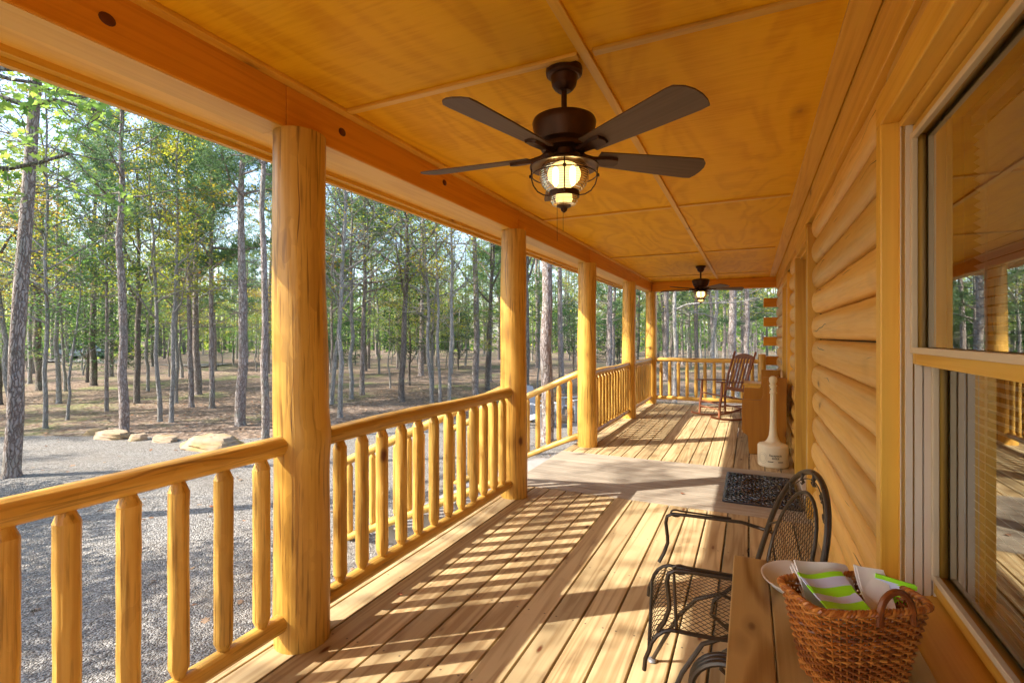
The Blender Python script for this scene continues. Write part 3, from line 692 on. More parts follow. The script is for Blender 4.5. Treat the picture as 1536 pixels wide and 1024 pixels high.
def wrap_text(txt, size, zc, a0, name, mat, parent, rr=.1865):
    cu = bpy.data.curves.new('txt', 'FONT'); cu.body = txt; cu.size = size; cu.align_x = 'CENTER'; cu.offset = .0006
    ob = bpy.data.objects.new('txt', cu); C.objects.link(ob); dg = bpy.context.evaluated_depsgraph_get(); me = bpy.data.meshes.new_from_object(ob.evaluated_get(dg))
    bpy.data.objects.remove(ob)
    for v in me.vertices:
        a = a0 + v.co.x / rr; v.co = Vector((rr * math.cos(a), rr * math.sin(a), zc + v.co.y))
    me.materials.clear(); me.materials.append(mat); o = bpy.data.objects.new(name, me); C.objects.link(o); o.parent = parent; return o
AT = -PI / 2 + .9 + .12
wrap_text('Receptacle', .034, .135, AT, 'lettering', M['ink'], t); wrap_text('EAGLE', .030, .104, AT, 'lettering', M['ink'], t)
def arcband(a0, a1, z0, z1, rr=.1866):
    n = 14; return [(rr * math.cos(a0 + (a1 - a0) * k / n), rr * math.sin(a0 + (a1 - a0) * k / n), z) for z in (z0, z1) for k in range(n + 1)], [(k, k + 1, k + n + 2, k + n + 1) for k in range(n)]
b = MB(); b.add(*arcband(AT - .5, AT - .14, .068, .077)); b.add(*arcband(AT + .16, AT + .5, .068, .077)); b.build('printed_bar', M['ink'], t)
b = MB()
for rad_ in (.062, .044):
    b.tube([((.1862) * math.cos(AT - .88 + rad_ * math.cos(k * PI / 18) / .186), .1862 * math.sin(AT - .88 + rad_ * math.cos(k * PI / 18) / .186), .105 + rad_ * math.sin(k * PI / 18)) for k in range(36)], .0011, 5, closed=True)
b.build('printed_seal', M['inkpale'], t)

# ------------------------------------------------------------------ pew bench
t = thing('pew_bench', 'reddish pine pew bench with solid ends against the cabin wall', 'bench', (.0, 7.7, .0), -.0055)
op = [(-.005, 0), (.385, 0), (.40, .20), (.405, .945), (.15, .945), (.148, .72), (.135, .675), (.10, .665), (-.075, .665), (-.085, .655), (-.088, .30), (-.075, .26), (-.04, .235), (-.02, .215), (-.015, .09)]
for s_ in (-.8, .76):
    b = MB(); b.prism([(x, s_, z + .002) for x, z in op], None, (0, .04, 0), 2); b.build('end_panel', M['pew'], t, bevel=.004)
b = MB(); b.box((.16, 0, .43), (.40, 1.518, .035), 1); b.build('seat', M['pew'], t, bevel=.004)
b = MB(); b.box((.365, 0, .66), (.03, 1.518, .42), 1); b.box((-.03, 0, .34), (.025, 1.518, .14), 1); b.build('back', M['pew'], t, bevel=.004)

# ------------------------------------------------------------------ side table and wire rack
t = thing('side_table', 'small yellow pine side table between the pew bench and the rocking chair', 'table', (.14, 9.15, 0))
b = MB(); b.box((0, 0, .685), (.46, .5, .03), 1); b.build('table_top', M['trim'], t, bevel=.003)
b = MB(); b.box((0, -.22, .63), (.40, .02, .07), 0); b.box((0, .22, .63), (.40, .02, .07), 0); b.box((-.2, 0, .63), (.02, .40, .07), 1); b.box((0, 0, .44), (.40, .42, .02), 0); b.build('apron', M['trim'], t)
for sx in (-.195, .195):
    for sy in (-.215, .215): b = MB(); b.box((sx, sy, .335), (.055, .055, .67), 2); b.build('leg', M['trim'], t)
t = thing('wire_basket', 'black wire basket on the shelf of the small side table', 'basket', (.12, 9.15, .452))
b = MB()
for k in range(9):
    x = -.16 + .04 * k; b.tube([(x, -.16, 0), (x, -.17, .11)], .004, 5); b.tube([(x, .16, 0), (x, .17, .11)], .004, 5); b.tube([(x, -.16, .002), (x, .16, .002)], .003, 5)
b.build('wires', M['iron'], t)
b = MB(); b.tube([(-.17, -.17, .11), (.17, -.17, .11), (.17, .17, .11), (-.17, .17, .11)], .006, 6, closed=True); b.build('rim', M['iron'], t)

# ------------------------------------------------------------------ rocking chair
FA = math.atan2(-.60, -.80)
t = thing('rocking_chair', 'dark mahogany wooden rocking chair with slatted back at the far end of the deck', 'rocking chair', (-.42, 9.62, 0), FA); t.scale = (1.06, 1.08, 1.03)
# local +x = forward, y = side
tl = rad(8)
def RK(x, y, z): return (x, y, z)
for s_ in (-.27, .27):
    b = MB(); rp = [(.42 - .95 * k / 14, s_, .027 + .34 * ((.42 - .95 * k / 14) + .02) ** 2) for k in range(15)]; b.tube(rp, [.016] + [.019] * 13 + [.014], 8); b.build('rocker', M['rocker'], t, smooth=True)
    b = MB(); b.tube([(.27, s_, .05), (.25, s_, .30), (.225, s_, .42), (.215, s_, .64)], [.017, .022, .022, .016], 12); b.build('front_leg', M['rocker'], t, smooth=True)
    b = MB(); b.tube([(-.21, s_ * .93, .05), (-.20, s_ * .93, .38), (-.27, s_ * .93, .75), (-.40, s_ * .97, 1.13), (-.405, s_ * .97, 1.15)], [.017, .021, .020, .016, .008], 12); b.build('back_post', M['rocker'], t, smooth=True)
    b = MB(); b.prism([(.31, s_ - .035, .645), (.33, s_, .645), (.31, s_ + .035, .645), (.0, s_ + .028, .635), (-.25, s_ + .02, .63), (-.25, s_ - .02, .63), (.0, s_ - .028, .635)], None, (0, 0, .02), 0); b.build('arm', M['rocker'], t, bevel=.004)
    b = MB(); b.tube([(.255, s_, .26), (-.2, s_ * .93, .25)], .010, 8); b.tube([(.26, s_, .17), (-.2, s_ * .93, .16)], .010, 8); b.build('side_stretcher', M['rocker'], t, smooth=True)
b = MB(); b.tube([(.255, -.27, .29), (.255, .27, .29)], .011, 8); b.tube([(.26, -.27, .2), (.26, .27, .2)], .011, 8); b.tube([(-.2, -.25, .2), (-.2, .25, .2)], .011, 8); b.build('cross_stretcher', M['rocker'], t, smooth=True)
b = MB()
for k in range(8): b.box((.24 - .062 * k, 0, .425 - .011 * k + .008 * ((k - 3.5) / 3.5) ** 2), (.05, .53, .017), 1)
b.build('seat', M['rocker'], t, bevel=.003)
def RB(s, y): # point on the reclined back: s = height
    f_ = (s - .42) / .70; return (-.205 - .02 * math.sin(f_ * 3) - .185 * f_ ** 1.3, y, s)
b = MB(); b.prism([RB(1.02, y) for y in (-.25, .25)] + [RB(1.02 + .09 * math.cos(y * 5.2) ** .8, y) for y in (.25, .16, .08, 0, -.08, -.16, -.25)], None, (-.02, 0, 0), 1); b.build('crest_rail', M['rocker'], t, bevel=.003)
b = MB(); b.bar(RB(.50, -.25), RB(.50, .25), .02, .06); b.build('lower_rail', M['rocker'], t)
for k in range(6):
    y = -.19 + .076 * k; b = MB()
    for s0, s1 in ((.5, .68), (.68, .86), (.86, 1.04)): b.bar(RB(s0, y), RB(s1, y), .034, .011, up=(0, 1, 0)) if False else b.bar(RB(s0, y), RB(s1 + .004, y), .011, .034, up=(0, 1, 0))
    b.build('back_slat', M['rocker'], t)

# ------------------------------------------------------------------ wrought iron chair
t = thing('wrought_iron_chair', 'wrought iron mesh armchair with oval back pushed up to the plank table', 'chair', (-.09, 2.112, 0), .15)
# local: x world axis (front = -x), y side (+y far)
HW = .275
def meshgrid(fn, inside, pitch=.027, r=.0014, n=46):
    """two families of diagonal wires over the unit patch fn(u,v), kept where inside(u,v)"""
    b = MB()
    for sgn in (1, -1):
        k = -1.2
        while k < 2.2:
            run = []
            for i in range(n + 1):
                u = i / n; v = k + sgn * u * 1.0 if sgn == 1 else k - u
                if 0 <= v <= 1 and inside(u, v): run.append(fn(u, v))
                else:
                    if len(run) > 1: b.tube(run, r, 4, False)
                    run = []
            if len(run) > 1: b.tube(run, r, 4, False)
            k += pitch / .45
    return b
def seatpt(u, v): # u 0 front .. 1 back
    if u < .22:
        a = (1 - u / .22); x = -.19 - .085 * math.sin(a * 1.35); z = .432 - .105 * (1 - math.cos(a * 1.35))
    else: x = -.19 + (u - .22) / .78 * .36; z = .432 - .012 * math.sin((u - .22) / .78 * PI)
    return (x, (v - .5) * 2 * (HW - .01) * (1.0 - .12 * u), z)
meshgrid(seatpt, lambda u, v: True).build('seat', M['iron'], t)
b = MB()
for v in (0, 1): b.tube([seatpt(k / 20, v) for k in range(21)], .0075, 8)
b.tube([seatpt(0, k / 10) for k in range(11)], .0065, 8); b.tube([seatpt(.24, k / 10) for k in range(11)], .006, 8); b.tube([seatpt(1, k / 10) for k in range(11)], .007, 8)
for s_ in (-1, 1):
    e = seatpt(.0, (s_ + 1) / 2); b.tube([e, (e[0] - .012, e[1], e[2] - .03), (e[0] - .016, e[1], e[2] - .07)], .0075, 8)
b.build('seat_frame', M['iron'], t, smooth=True)
def backpt(y, z): return (.165 + (z - .43) * .28 - .10 * y, y, z)
hoop = [backpt(-HW * .93, .36)] + [backpt(-HW * .93 * math.cos(a) if a > 0 else -HW * .93, .64 + .305 * math.sin(a)) for a in np.linspace(0, PI, 30)] + [backpt(HW * .93, .36)]
b = MB(); b.tube(hoop, .0105, 10)
b.build('back_hoop', M['iron'], t, smooth=True)
ov = lambda a: backpt(.178 * math.cos(a), .645 + .225 * math.sin(a))
b = MB(); b.tube([ov(a) for a in np.linspace(0, 2 * PI, 37)[:-1]], .0065, 8, closed=True)
for a in (.0, PI): p = np.array(ov(a + (.25 if a == 0 else -.25))); q = np.array(backpt((HW * .93) * math.copysign(1, p[1]), .66)); b.tube([p, q], .005, 6)
b.tube([ov(-PI / 2), (ov(-PI / 2)[0] - .01, 0, .40)], .006, 6)
b.build('oval_frame', M['iron'], t, smooth=True)
def backfn(u, v): return backpt((u - .5) * .36, .645 + (v - .5) * .45)
b = MB()
for sgn in (1, -1):
    for k in np.arange(-.561, .57, .034):
        run = []
        for i in range(61):
            y = -.18 + .36 * i / 60; z = .645 + k + sgn * y * 1.7
            if (y / .178) ** 2 + ((z - .645) / .225) ** 2 < 1: run.append(backpt(y, z))
        if len(run) > 1: b.tube([run[0], run[len(run) // 2], run[-1]], .0012, 4, False)
b.build('back_mesh', M['iron'], t)
# leaf ornaments between hoop and oval
b = MB()
for a, sc in ((1.15, 1), (1.55, 1.1), (2.0, 1.1), (2.35, .9), (.75, .9)):
    rr = 1.13; c0 = np.array(backpt(.178 * rr * math.cos(a) * 1.12, .655 + .225 * rr * math.sin(a) * 1.04)); up_ = np.array([0, -math.sin(a), math.cos(a)])
    for k in range(3):
        d = a + (k - 1) * .8 + 1.2; dv = np.array([0, math.cos(d), math.sin(d)]); pv = np.array([0, -math.sin(d), math.cos(d)]); l = .036 * sc
        V = [c0, c0 + dv * l * .3 + pv * l * .22, c0 + dv * l * .6 + pv * l * .30, c0 + dv * l, c0 + dv * l * .6 - pv * l * .30, c0 + dv * l * .3 - pv * l * .22]
        V = [v + np.array([-.004 + .006 * (j % 2), 0, 0]) for j, v in enumerate(V)]; W_ = [v + np.array([.004, 0, 0]) for v in V]
        b.add(V + W_, [(0, 1, 2, 3, 4, 5), (11, 10, 9, 8, 7, 6)] + [(j, j + 6, (j + 1) % 6 + 6, (j + 1) % 6) for j in range(6)])
    b.tube([c0 + np.array([0, .030 * math.cos(w), .030 * math.sin(w)]) * (1 - .05 * i) for i, w in enumerate(np.linspace(a, a + 4, 12))], .003, 5)
b.tube([np.array(backpt(.178 * 1.13 * math.cos(a) * 1.12, .655 + .225 * 1.13 * math.sin(a) * 1.04)) for a in np.linspace(.7, 2.4, 16)], .0022, 5)
b.build('leaf_ornament', M['iron'], t)
for s_ in (-1, 1):
    y = s_ * (HW + .012); b = MB()
    b.tube([(.215, s_ * HW * .93, .625), (.17, y, .628), (.10, y, .645), (-.12, y, .652), (-.185, y, .652), (-.207, y, .640), (-.213, y, .61), (-.206, y, .55), (-.205, y, .52), (-.222, y, .47), (-.243, y * .97, .432)], .0078, 8)
    b.tube([(.06, y, .657), (-.15, y, .668)] + [(-.17 + .022 * math.sin(w), y, .655 + .0145 * math.cos(w) + .002) for w in np.linspace(0, -4.6, 10)], .0042, 6)
    b.build('arm', M['iron'], t, smooth=True)
for s_ in (-1, 1):
    y = s_ * .215; b = MB()
    b.tube([(-.27, y * 1.13, .012), (-.22, y * 1.05, .12), (-.16, y * .9, .25), (-.09, y * .75, .345), (.0, y * .72, .385), (.06, y * .75, .36), (.09, y * .8, .30), (.07, y * .85, .25), (.02, y * .85, .24), (-.03, y * .85, .28), (-.02, y * .85, .34), (.05, y * .9, .40), (.16, y, .425)], .0085, 8)
    b.tube([(.02, y * .85, .24), (.12, y * .95, .16), (.20, y * 1.05, .02)], .0085, 8)
    b.build('leg', M['iron'], t, smooth=True)
    for fx, fy in ((-.272, y * 1.13), (.20, y * 1.05)): b = MB(); b.lathe([(0, .001), (.017, .001), (.020, .006), (.016, .014), (.007, .018), (0, .018)], 16, (fx, fy, 0)); b.build('foot_glide', M['glide'], t, smooth=True)

# ------------------------------------------------------------------ plank table
t = thing('plank_table', 'narrow brown plank table on black iron scroll base under the window', 'table', (.15, 1.1, 0))
b = MB()
for k in range(4): b.box((-.2 + .1025 * (k + .5), -.02, .70), (.0995, 1.54, .04), 1)
b.build('table_top', M['table'], t, bevel=.003)
b = MB(); b.box((0, .5, .66), (.3, .06, .04), 0); b.box((0, -.5, .66), (.3, .06, .04), 0); b.build('cleat', M['table'], t)
for yy in (.26, -.4):
    b = MB()
    for k in range(3):
        b.tube([(-.20 + (.085 - .0 * k) * math.cos(w), yy - .018 * (k - 1), .565 + .085 * math.sin(w)) for w in np.linspace(.35, 2 * PI - .75, 26)] + [(.0, yy - .018 * (k - 1), .30), (.06, yy - .018 * (k - 1), .15), (-.12, yy - .02 * (k - 1), .02)], .0085, 8)
    b.tube([(-.12, yy, .64), (.18, yy, .64), (.18, yy, .01)], .010, 8); b.build('scroll_leg', M['iron'], t, smooth=True)

# ------------------------------------------------------------------ dish
b = MB(); n = 56; prf = [(0, .006), (.07, .007), (.10, .014), (.118, .028), (.1235, .031), (.126, .030), (.124, .026), (.105, .008), (.085, .0), (0, .0)]
b.lathe(prf, n)
V = b.v[-1]; ang = np.arctan2(V[:, 1], V[:, 0]); rr_ = np.hypot(V[:, 0], V[:, 1])
for a0 in (1.75, -.4): V[:, 2] -= np.where(rr_ > .10, np.exp(-((ang - a0) / .07) ** 2) * .010, 0)
tag(b.build('dish', M['china'], smooth=True, loc=(.155, 1.685, .7205), angle=60), 'shallow white round dish with notched rim, tucked behind the wicker basket', 'dish')

# ------------------------------------------------------------------ wicker basket
t = thing('wicker_basket', 'reddish brown wicker basket with arched handle standing on the plank table', 'basket', (.197, 1.292, .721), rad(29.8))
HB = .178
def bpt(s, z, off=0.):
    """point on the flared rounded-rectangle wall; s in 0..1 round the rim"""
    f_ = z / HB; a, c = .088 + .037 * f_ + off, .052 + .026 * f_ + off; th = s * 2 * PI; ct, stn = math.cos(th), math.sin(th); e = .42
    return (a * math.copysign(abs(ct) ** e, ct), c * math.copysign(abs(stn) ** e, stn), z)
# even spacing along the outline
ss = np.linspace(0, 1, 2001); pp = np.array([bpt(q, HB) for q in ss]); dl = np.concatenate([[0], np.cumsum(np.linalg.norm(np.diff(pp, axis=0), axis=1))]); dl /= dl[-1]
def ev(q): return float(np.interp(q % 1.0, dl, ss))
NS = 46; b = MB()
for k in range(NS): b.tube([bpt(ev(k / NS), z) for z in np.linspace(0, HB, 6)], .0019, 6)
b.build('stakes', M['wicker'], t, smooth=True)
b = MB(); rows = 25
for r_ in range(rows):
    z = .004 + (HB - .012) * r_ / (rows - 1); path = []
    for k in range(NS * 3):
        of = .0035 * math.cos(PI * (k / 3 + r_)); p = bpt(ev(k / (NS * 3)), z + .0004 * math.sin(k * .7 + r_ * 2), of); path.append(p)
    b.tube(path, [.0029] * len(path), 6, closed=True)
b.build('weave', M['wicker'], t, smooth=True)
b = MB()
for ph in (0, 2.09, 4.19):
    path = []
    for k in range(240):
        w = k / 240 * 2 * PI * 30 + ph; p = bpt(ev(k / 240), HB + .002, .0042 * math.cos(w) + .002); path.append((p[0], p[1], p[2] + .0036 * math.sin(w)))
    b.tube(path, .0042, 6, closed=True)
b.build('braided_rim', M['wicker'], t, smooth=True)
for s_, nm in ((-1, 0), (1, 1)):
    b = MB()
    if s_ == -1: path = [(.028 - .036 * math.cos(a), -.084, HB - .012 + .056 * math.sin(a) ** .8) for a in np.linspace(.02, PI - .02, 20)]
    else: path = [(.005 - .036 * math.cos(a), .084, HB - .012 + .012 * math.sin(a) ** .8) for a in np.linspace(.02, PI - .02, 20)]
    b.tube([(path[0][0], path[0][1], HB - .022)] + path + [(path[-1][0], path[-1][1], HB - .022)], .0064, 8, nz=.05, nzl=6); b.build('handle', M['wicker'], t, smooth=True)
b = MB(); b.box((0, 0, .004), (.17, .10, .006)); b.build('bottom', M['wicker'], t)
# things in the basket
def sheetpack(name, label, cat, loc, rot, size, mat, n=3, grain=0):
    b = MB(); w, h, d = size
    for k in range(n):
        nx, nz_ = 10, 10; V, G = [], []
        for side in (0, 1):
            for j in range(nz_ + 1):
                for i in range(nx + 1):
                    x, z = (i / nx - .5) * w, (j / nz_) * h
                    y = (k + side * .8) * d / n + .006 * math.sin(x * 44 + k * .6 + z * 20) + .009 * math.sin(z * 26 + k * 1.3 - x * 12) * (z / h)
                    V.append((x + .004 * k, y, z - .003 * k)); G.append((z, x, y))
        m = (nx + 1) * (nz_ + 1); q = lambda s, i, j: s * m + j * (nx + 1) + i
        F = [(q(0, i, j), q(0, i + 1, j), q(0, i + 1, j + 1), q(0, i, j + 1)) for i in range(nx) for j in range(nz_)] + [(q(1, i, j + 1), q(1, i + 1, j + 1), q(1, i + 1, j), q(1, i, j)) for i in range(nx) for j in range(nz_)]
        F += [(q(0, i, nz_), q(0, i + 1, nz_), q(1, i + 1, nz_), q(1, i, nz_)) for i in range(nx)] + [(q(0, 0, j + 1), q(0, 0, j), q(1, 0, j), q(1, 0, j + 1))[::-1] for j in range(nz_)] + [(q(0, nx, j), q(0, nx, j + 1), q(1, nx, j + 1), q(1, nx, j)) for j in range(nz_)]
        b.add(V, F, G)
    o = b.build(name, mat, None, smooth=True); o.location = loc; o.rotation_euler = rot; return tag(o, label, cat)
ZB = .735; BR = rad(29.8)
def bl(x, y, z): c_, s_ = math.cos(BR), math.sin(BR); return (.197 + x * c_ - y * s_, 1.292 + x * s_ + y * c_, z)
sheetpack('napkin', 'neon green and lavender striped napkin lying folded on top in the wicker basket', 'napkin', bl(-.032, -.055, ZB + .143), (rad(-68), rad(4), BR + .10), (.105, .115, .008), M['napkin'], 2)
sheetpack('paper_bag', 'crumpled white paper bag standing behind the striped napkin in the basket', 'paper bag', bl(-.02, -.01, ZB + .06), (rad(-38), rad(8), BR + .05), (.135, .165, .016), M['white'], 4)
sheetpack('paper_wrapper', 'folded white paper wrapper right of the striped napkin in the basket', 'paper', bl(.048, -.035, ZB + .112), (rad(-48), rad(14), BR - .12), (.055, .125, .014), M['white'], 4)
sheetpack('napkin_pack', 'green and lavender striped napkin standing at the window side of the basket', 'napkin', bl(.088, .012, ZB + .03), (rad(-8), rad(8), BR - .5), (.07, .155, .012), M['napkin'], 2)

# ------------------------------------------------------------------ fallen leaves on the deck
def leafshape(l):
    return [(0, 0, 0), (l * .18, l * .12, .004), (l * .3, l * .30, .008), (l * .42, l * .14, .003), (l * .6, l * .34, .010), (l * .72, l * .13, .004), (l, 0, .006), (l * .72, -l * .13, .004), (l * .6, -l * .34, .012), (l * .42, -l * .14, .003), (l * .3, -l * .30, .007), (l * .18, -l * .12, .004)]
for k, (x, y, lb) in enumerate(((-1.80, 2.30, 'curled brown leaf on the deck by the foot of the second railing'), (-1.2, 6.9, 'brown leaf on the far deck beyond the landing'), (-.55, 4.9, 'small brown leaf on the grey landing planks'))):
    b = MB(); P_ = leafshape(.05); b.add(P_ + [(p[0], p[1], p[2] + .0012) for p in P_], [tuple(range(12))[::-1], tuple(range(12, 24))] + [(i, (i + 1) % 12, 12 + (i + 1) % 12, 12 + i) for i in range(12)])
    o = b.build('fallen_leaf', M['deadleaf']); o.location = (x, y, .003); o.rotation_euler = (0, 0, k * 2.1); tag(o, lb, 'leaf')

# ------------------------------------------------------------------ boulders, garden chairs, firewood
def boulder(name, x, y, size, label, seed, cat='boulder'):
    q = random.Random(seed); b = MB(); n, m = 34, 20; V = []; ph = [q.uniform(0, 6) for _ in range(8)]
    PL = [((0.06 * q.uniform(-1, 1), .06 * q.uniform(-1, 1), 1), .5), ((0, 0, -1), .45)]
    for k in range(9):
        a = k * 2 * PI / 9 + q.uniform(-.3, .3); PL.append(((math.cos(a), math.sin(a), q.uniform(-.1, .38)), q.uniform(.40, .52)))
    PL = [(Vector(n_).normalized(), h_) for n_, h_ in PL]
    for j in range(m + 1):
        tj = -PI / 2 + PI * j / m
        for i in range(n):
            a = 2 * PI * i / n; d = Vector((math.cos(tj) * math.cos(a), math.cos(tj) * math.sin(a), math.sin(tj)))
            r_ = min(h_ / max(1e-3, d.dot(n_)) for n_, h_ in PL); r_ = min(r_, .72)
            r_ *= 1 + .03 * math.sin(7 * a + ph[0] + 5 * tj) + .025 * math.sin(11 * tj + ph[1] + 3 * a) + .018 * math.sin(17 * a + ph[2] - 9 * tj) + q.uniform(-.01, .01)
            V.append((size[0] * r_ * d.x, size[1] * r_ * d.y, size[2] * (.45 + r_ * d.z)))
    F = [(j * n + i, j * n + (i + 1) % n, (j + 1) * n + (i + 1) % n, (j + 1) * n + i) for j in range(m) for i in range(n)]
    b.add(V, F); o = b.build(name, M['stone'], smooth=True, loc=(x, y, GZ - .03), angle=30); o.rotation_euler = (0, 0, q.uniform(-.3, .5)); return tag(o, label, cat, 'tan boulders along the gravel edge')
boulder('boulder', -9.75, 6.65, (1.2, .9, .235), 'largest flat tan boulder at the gravel edge, left of the nearest post', 3)
boulder('boulder', -11.10, 6.55, (.66, .4, .14), 'long low tan slab just left of the largest boulder', 5)
boulder('boulder', -11.72, 6.35, (.36, .3, .17), 'small tan stone between the low slab and the pine foot', 8)
boulder('boulder', -12.45, 6.25, (.85, .5, .19), 'rounded tan boulder at the foot of the straight pine', 13)
boulder('boulder', -13.25, 6.30, (.45, .4, .17), 'leftmost tan boulder of the row along the gravel', 21)
def adirondack(x, y, rz, label):
    t = thing('garden_chair', label, 'garden chair', (x, y, GZ), rz, 'white slatted garden chairs')
    b = MB()
    for k in range(5): b.bar((-.10 - .02 * abs(k - 2), -.20 + .1 * k, .30), (-.42, (-.24 + .12 * k), .98 - .05 * abs(k - 2)), .085, .018, up=(1, 0, 0)) if False else b.box((-.28, -.2 + .1 * k, .62 - .03 * abs(k - 2)), (.02, .085, .78), 2, [[math.cos(.4), 0, -math.sin(.4)], [0, 1, 0], [math.sin(.4), 0, math.cos(.4)]])
    b.build('back_slats', M['paint'], t)
    b = MB()
    for k in range(5): b.box((.33 - .1 * k, 0, .36 - .03 * k), (.085, .5, .02), 1)
    b.build('seat', M['paint'], t)
    for s_ in (-.3, .3): b = MB(); b.box((.12, s_, .56), (.7, .12, .022), 0); b.build('arm', M['paint'], t); b = MB(); b.box((.36, s_, .28), (.1, .025, .55), 2); b.build('leg', M['paint'], t); b = MB(); b.bar((.4, s_ * .85, .34), (-.45, s_ * .85, .04), .025, .1); b.build('rear_leg', M['paint'], t)
adirondack(-4.05, 12.9, -2.2, 'white slatted garden chair behind the third post, by the fire ring')
adirondack(-4.75, 11.6, -.4, 'white garden chair turned to the fire ring, left of the other one')
t = thing('firewood_stack', 'stack of split firewood with round cut ends beyond the steps', 'firewood', (-5.55, 13.4, GZ), .35)
for k in range(5):
    b = MB()
    for i in range(11):
        b.tube([(-.75 + .14 * i + .07 * (k % 2), -.25, .08 + .125 * k), (-.75 + .14 * i + .07 * (k % 2), .25, .08 + .125 * k)], R.uniform(.055, .07), 9, True, .06)
    b.build('log_row', M['cut'], t, smooth=True)
for k in range(9):
    a = k * 2 * PI / 9 + .2; boulder('ring_stone', -5.0 + .75 * math.cos(a), 11.9 + .75 * math.sin(a) + .7, (.36, .28, .24), 'rounded stone in the ring of the fire pit beyond the steps', 40 + k, 'stone')['group'] = 'stones of the fire ring'

# ------------------------------------------------------------------ trees
def mesh_np(name, V, F, rnd, mat):
    """V (n,3); F (m,k) constant polygon size"""
    me = bpy.data.meshes.new(name); k = F.shape[1]
    me.vertices.add(len(V)); me.vertices.foreach_set('co', V.astype(np.float32).ravel())
    me.loops.add(F.size); me.loops.foreach_set('vertex_index', F.astype(np.int32).ravel())
    me.polygons.add(len(F)); me.polygons.foreach_set('loop_start', np.arange(0, F.size, k, dtype=np.int32))
    try: me.polygons.foreach_set('loop_total', np.full(len(F), k, np.int32))
    except Exception: pass
    a = me.attributes.new('rnd', 'FLOAT', 'FACE'); a.data.foreach_set('value', rnd.astype(np.float32))
    me.update(calc_edges=True); me.materials.append(mat); return me
LEAF4 = np.array([(0, 0, 0), (.5, .32, .06), (1, 0, -.05), (.5, -.32, .06)])
LOBED = np.array([(0, .02, 0), (.2, .10, .01), (.32, .34, .03), (.46, .13, .0), (.66, .38, .04), (.76, .14, .0), (1, 0, -.06), (.76, -.14, 0), (.66, -.38, .04), (.46, -.13, 0), (.32, -.34, .03), (.2, -.10, .01)])
def leaves(P, size, rn, shape=LEAF4, flat=.7, jr=.25, seed=1):
    g = np.random.default_rng(seed); n = len(P)
    nrm = g.normal(size=(n, 3)); nrm[:, 2] = np.abs(nrm[:, 2]) + flat; nrm /= np.linalg.norm(nrm, axis=1)[:, None]
    d = g.normal(size=(n, 3)); d -= nrm * (d * nrm).sum(1)[:, None]; d /= np.linalg.norm(d, axis=1)[:, None]; e = np.cross(nrm, d)
    s = size * g.uniform(.6, 1.25, n); k = len(shape)
    V = P[:, None, :] + s[:, None, None] * (shape[None, :, 0, None] * d[:, None, :] + shape[None, :, 1, None] * e[:, None, :] + shape[None, :, 2, None] * nrm[:, None, :])
    return V.reshape(-1, 3), np.arange(n * k).reshape(n, k), np.clip(rn + g.normal(0, jr, n), 0, 1)
def limb(g, p, d, L_, r, up=.25, n=6, wob=.18):
    pts = [np.array(p)]; d = np.array(d, float)
    for i in range(n):
        d = d + g.normal(0, wob, 3) + np.array([0, 0, up / n]); d /= np.linalg.norm(d); pts.append(pts[-1] + d * L_ / n)
    return pts, list(np.linspace(r, r * .3, n + 1))
def trunkpath(g, h, r, wob=.06, n=14, lean=(0, 0)):
    pts, rr = [], []; off = np.zeros(2)
    for i in range(n):
        z = h * i / (n - 1); off = off + g.normal(0, wob, 2) if i > 1 else off
        pts.append((off[0] + lean[0] * z, off[1] + lean[1] * z, z)); rr.append(max(.012, r * (1 - .82 * (i / (n - 1)) ** 1.1)))
    pts.insert(1, (0, 0, .12)); rr.insert(1, r * 1.02); rr[0] = r * 1.35; pts.insert(2, (0, 0, .4)); rr.insert(2, r)
    return np.array(pts), rr
def at(P, z): return np.array([np.interp(z, P[:, 2], P[:, 0]), np.interp(z, P[:, 2], P[:, 1]), z])
PROTO = {}
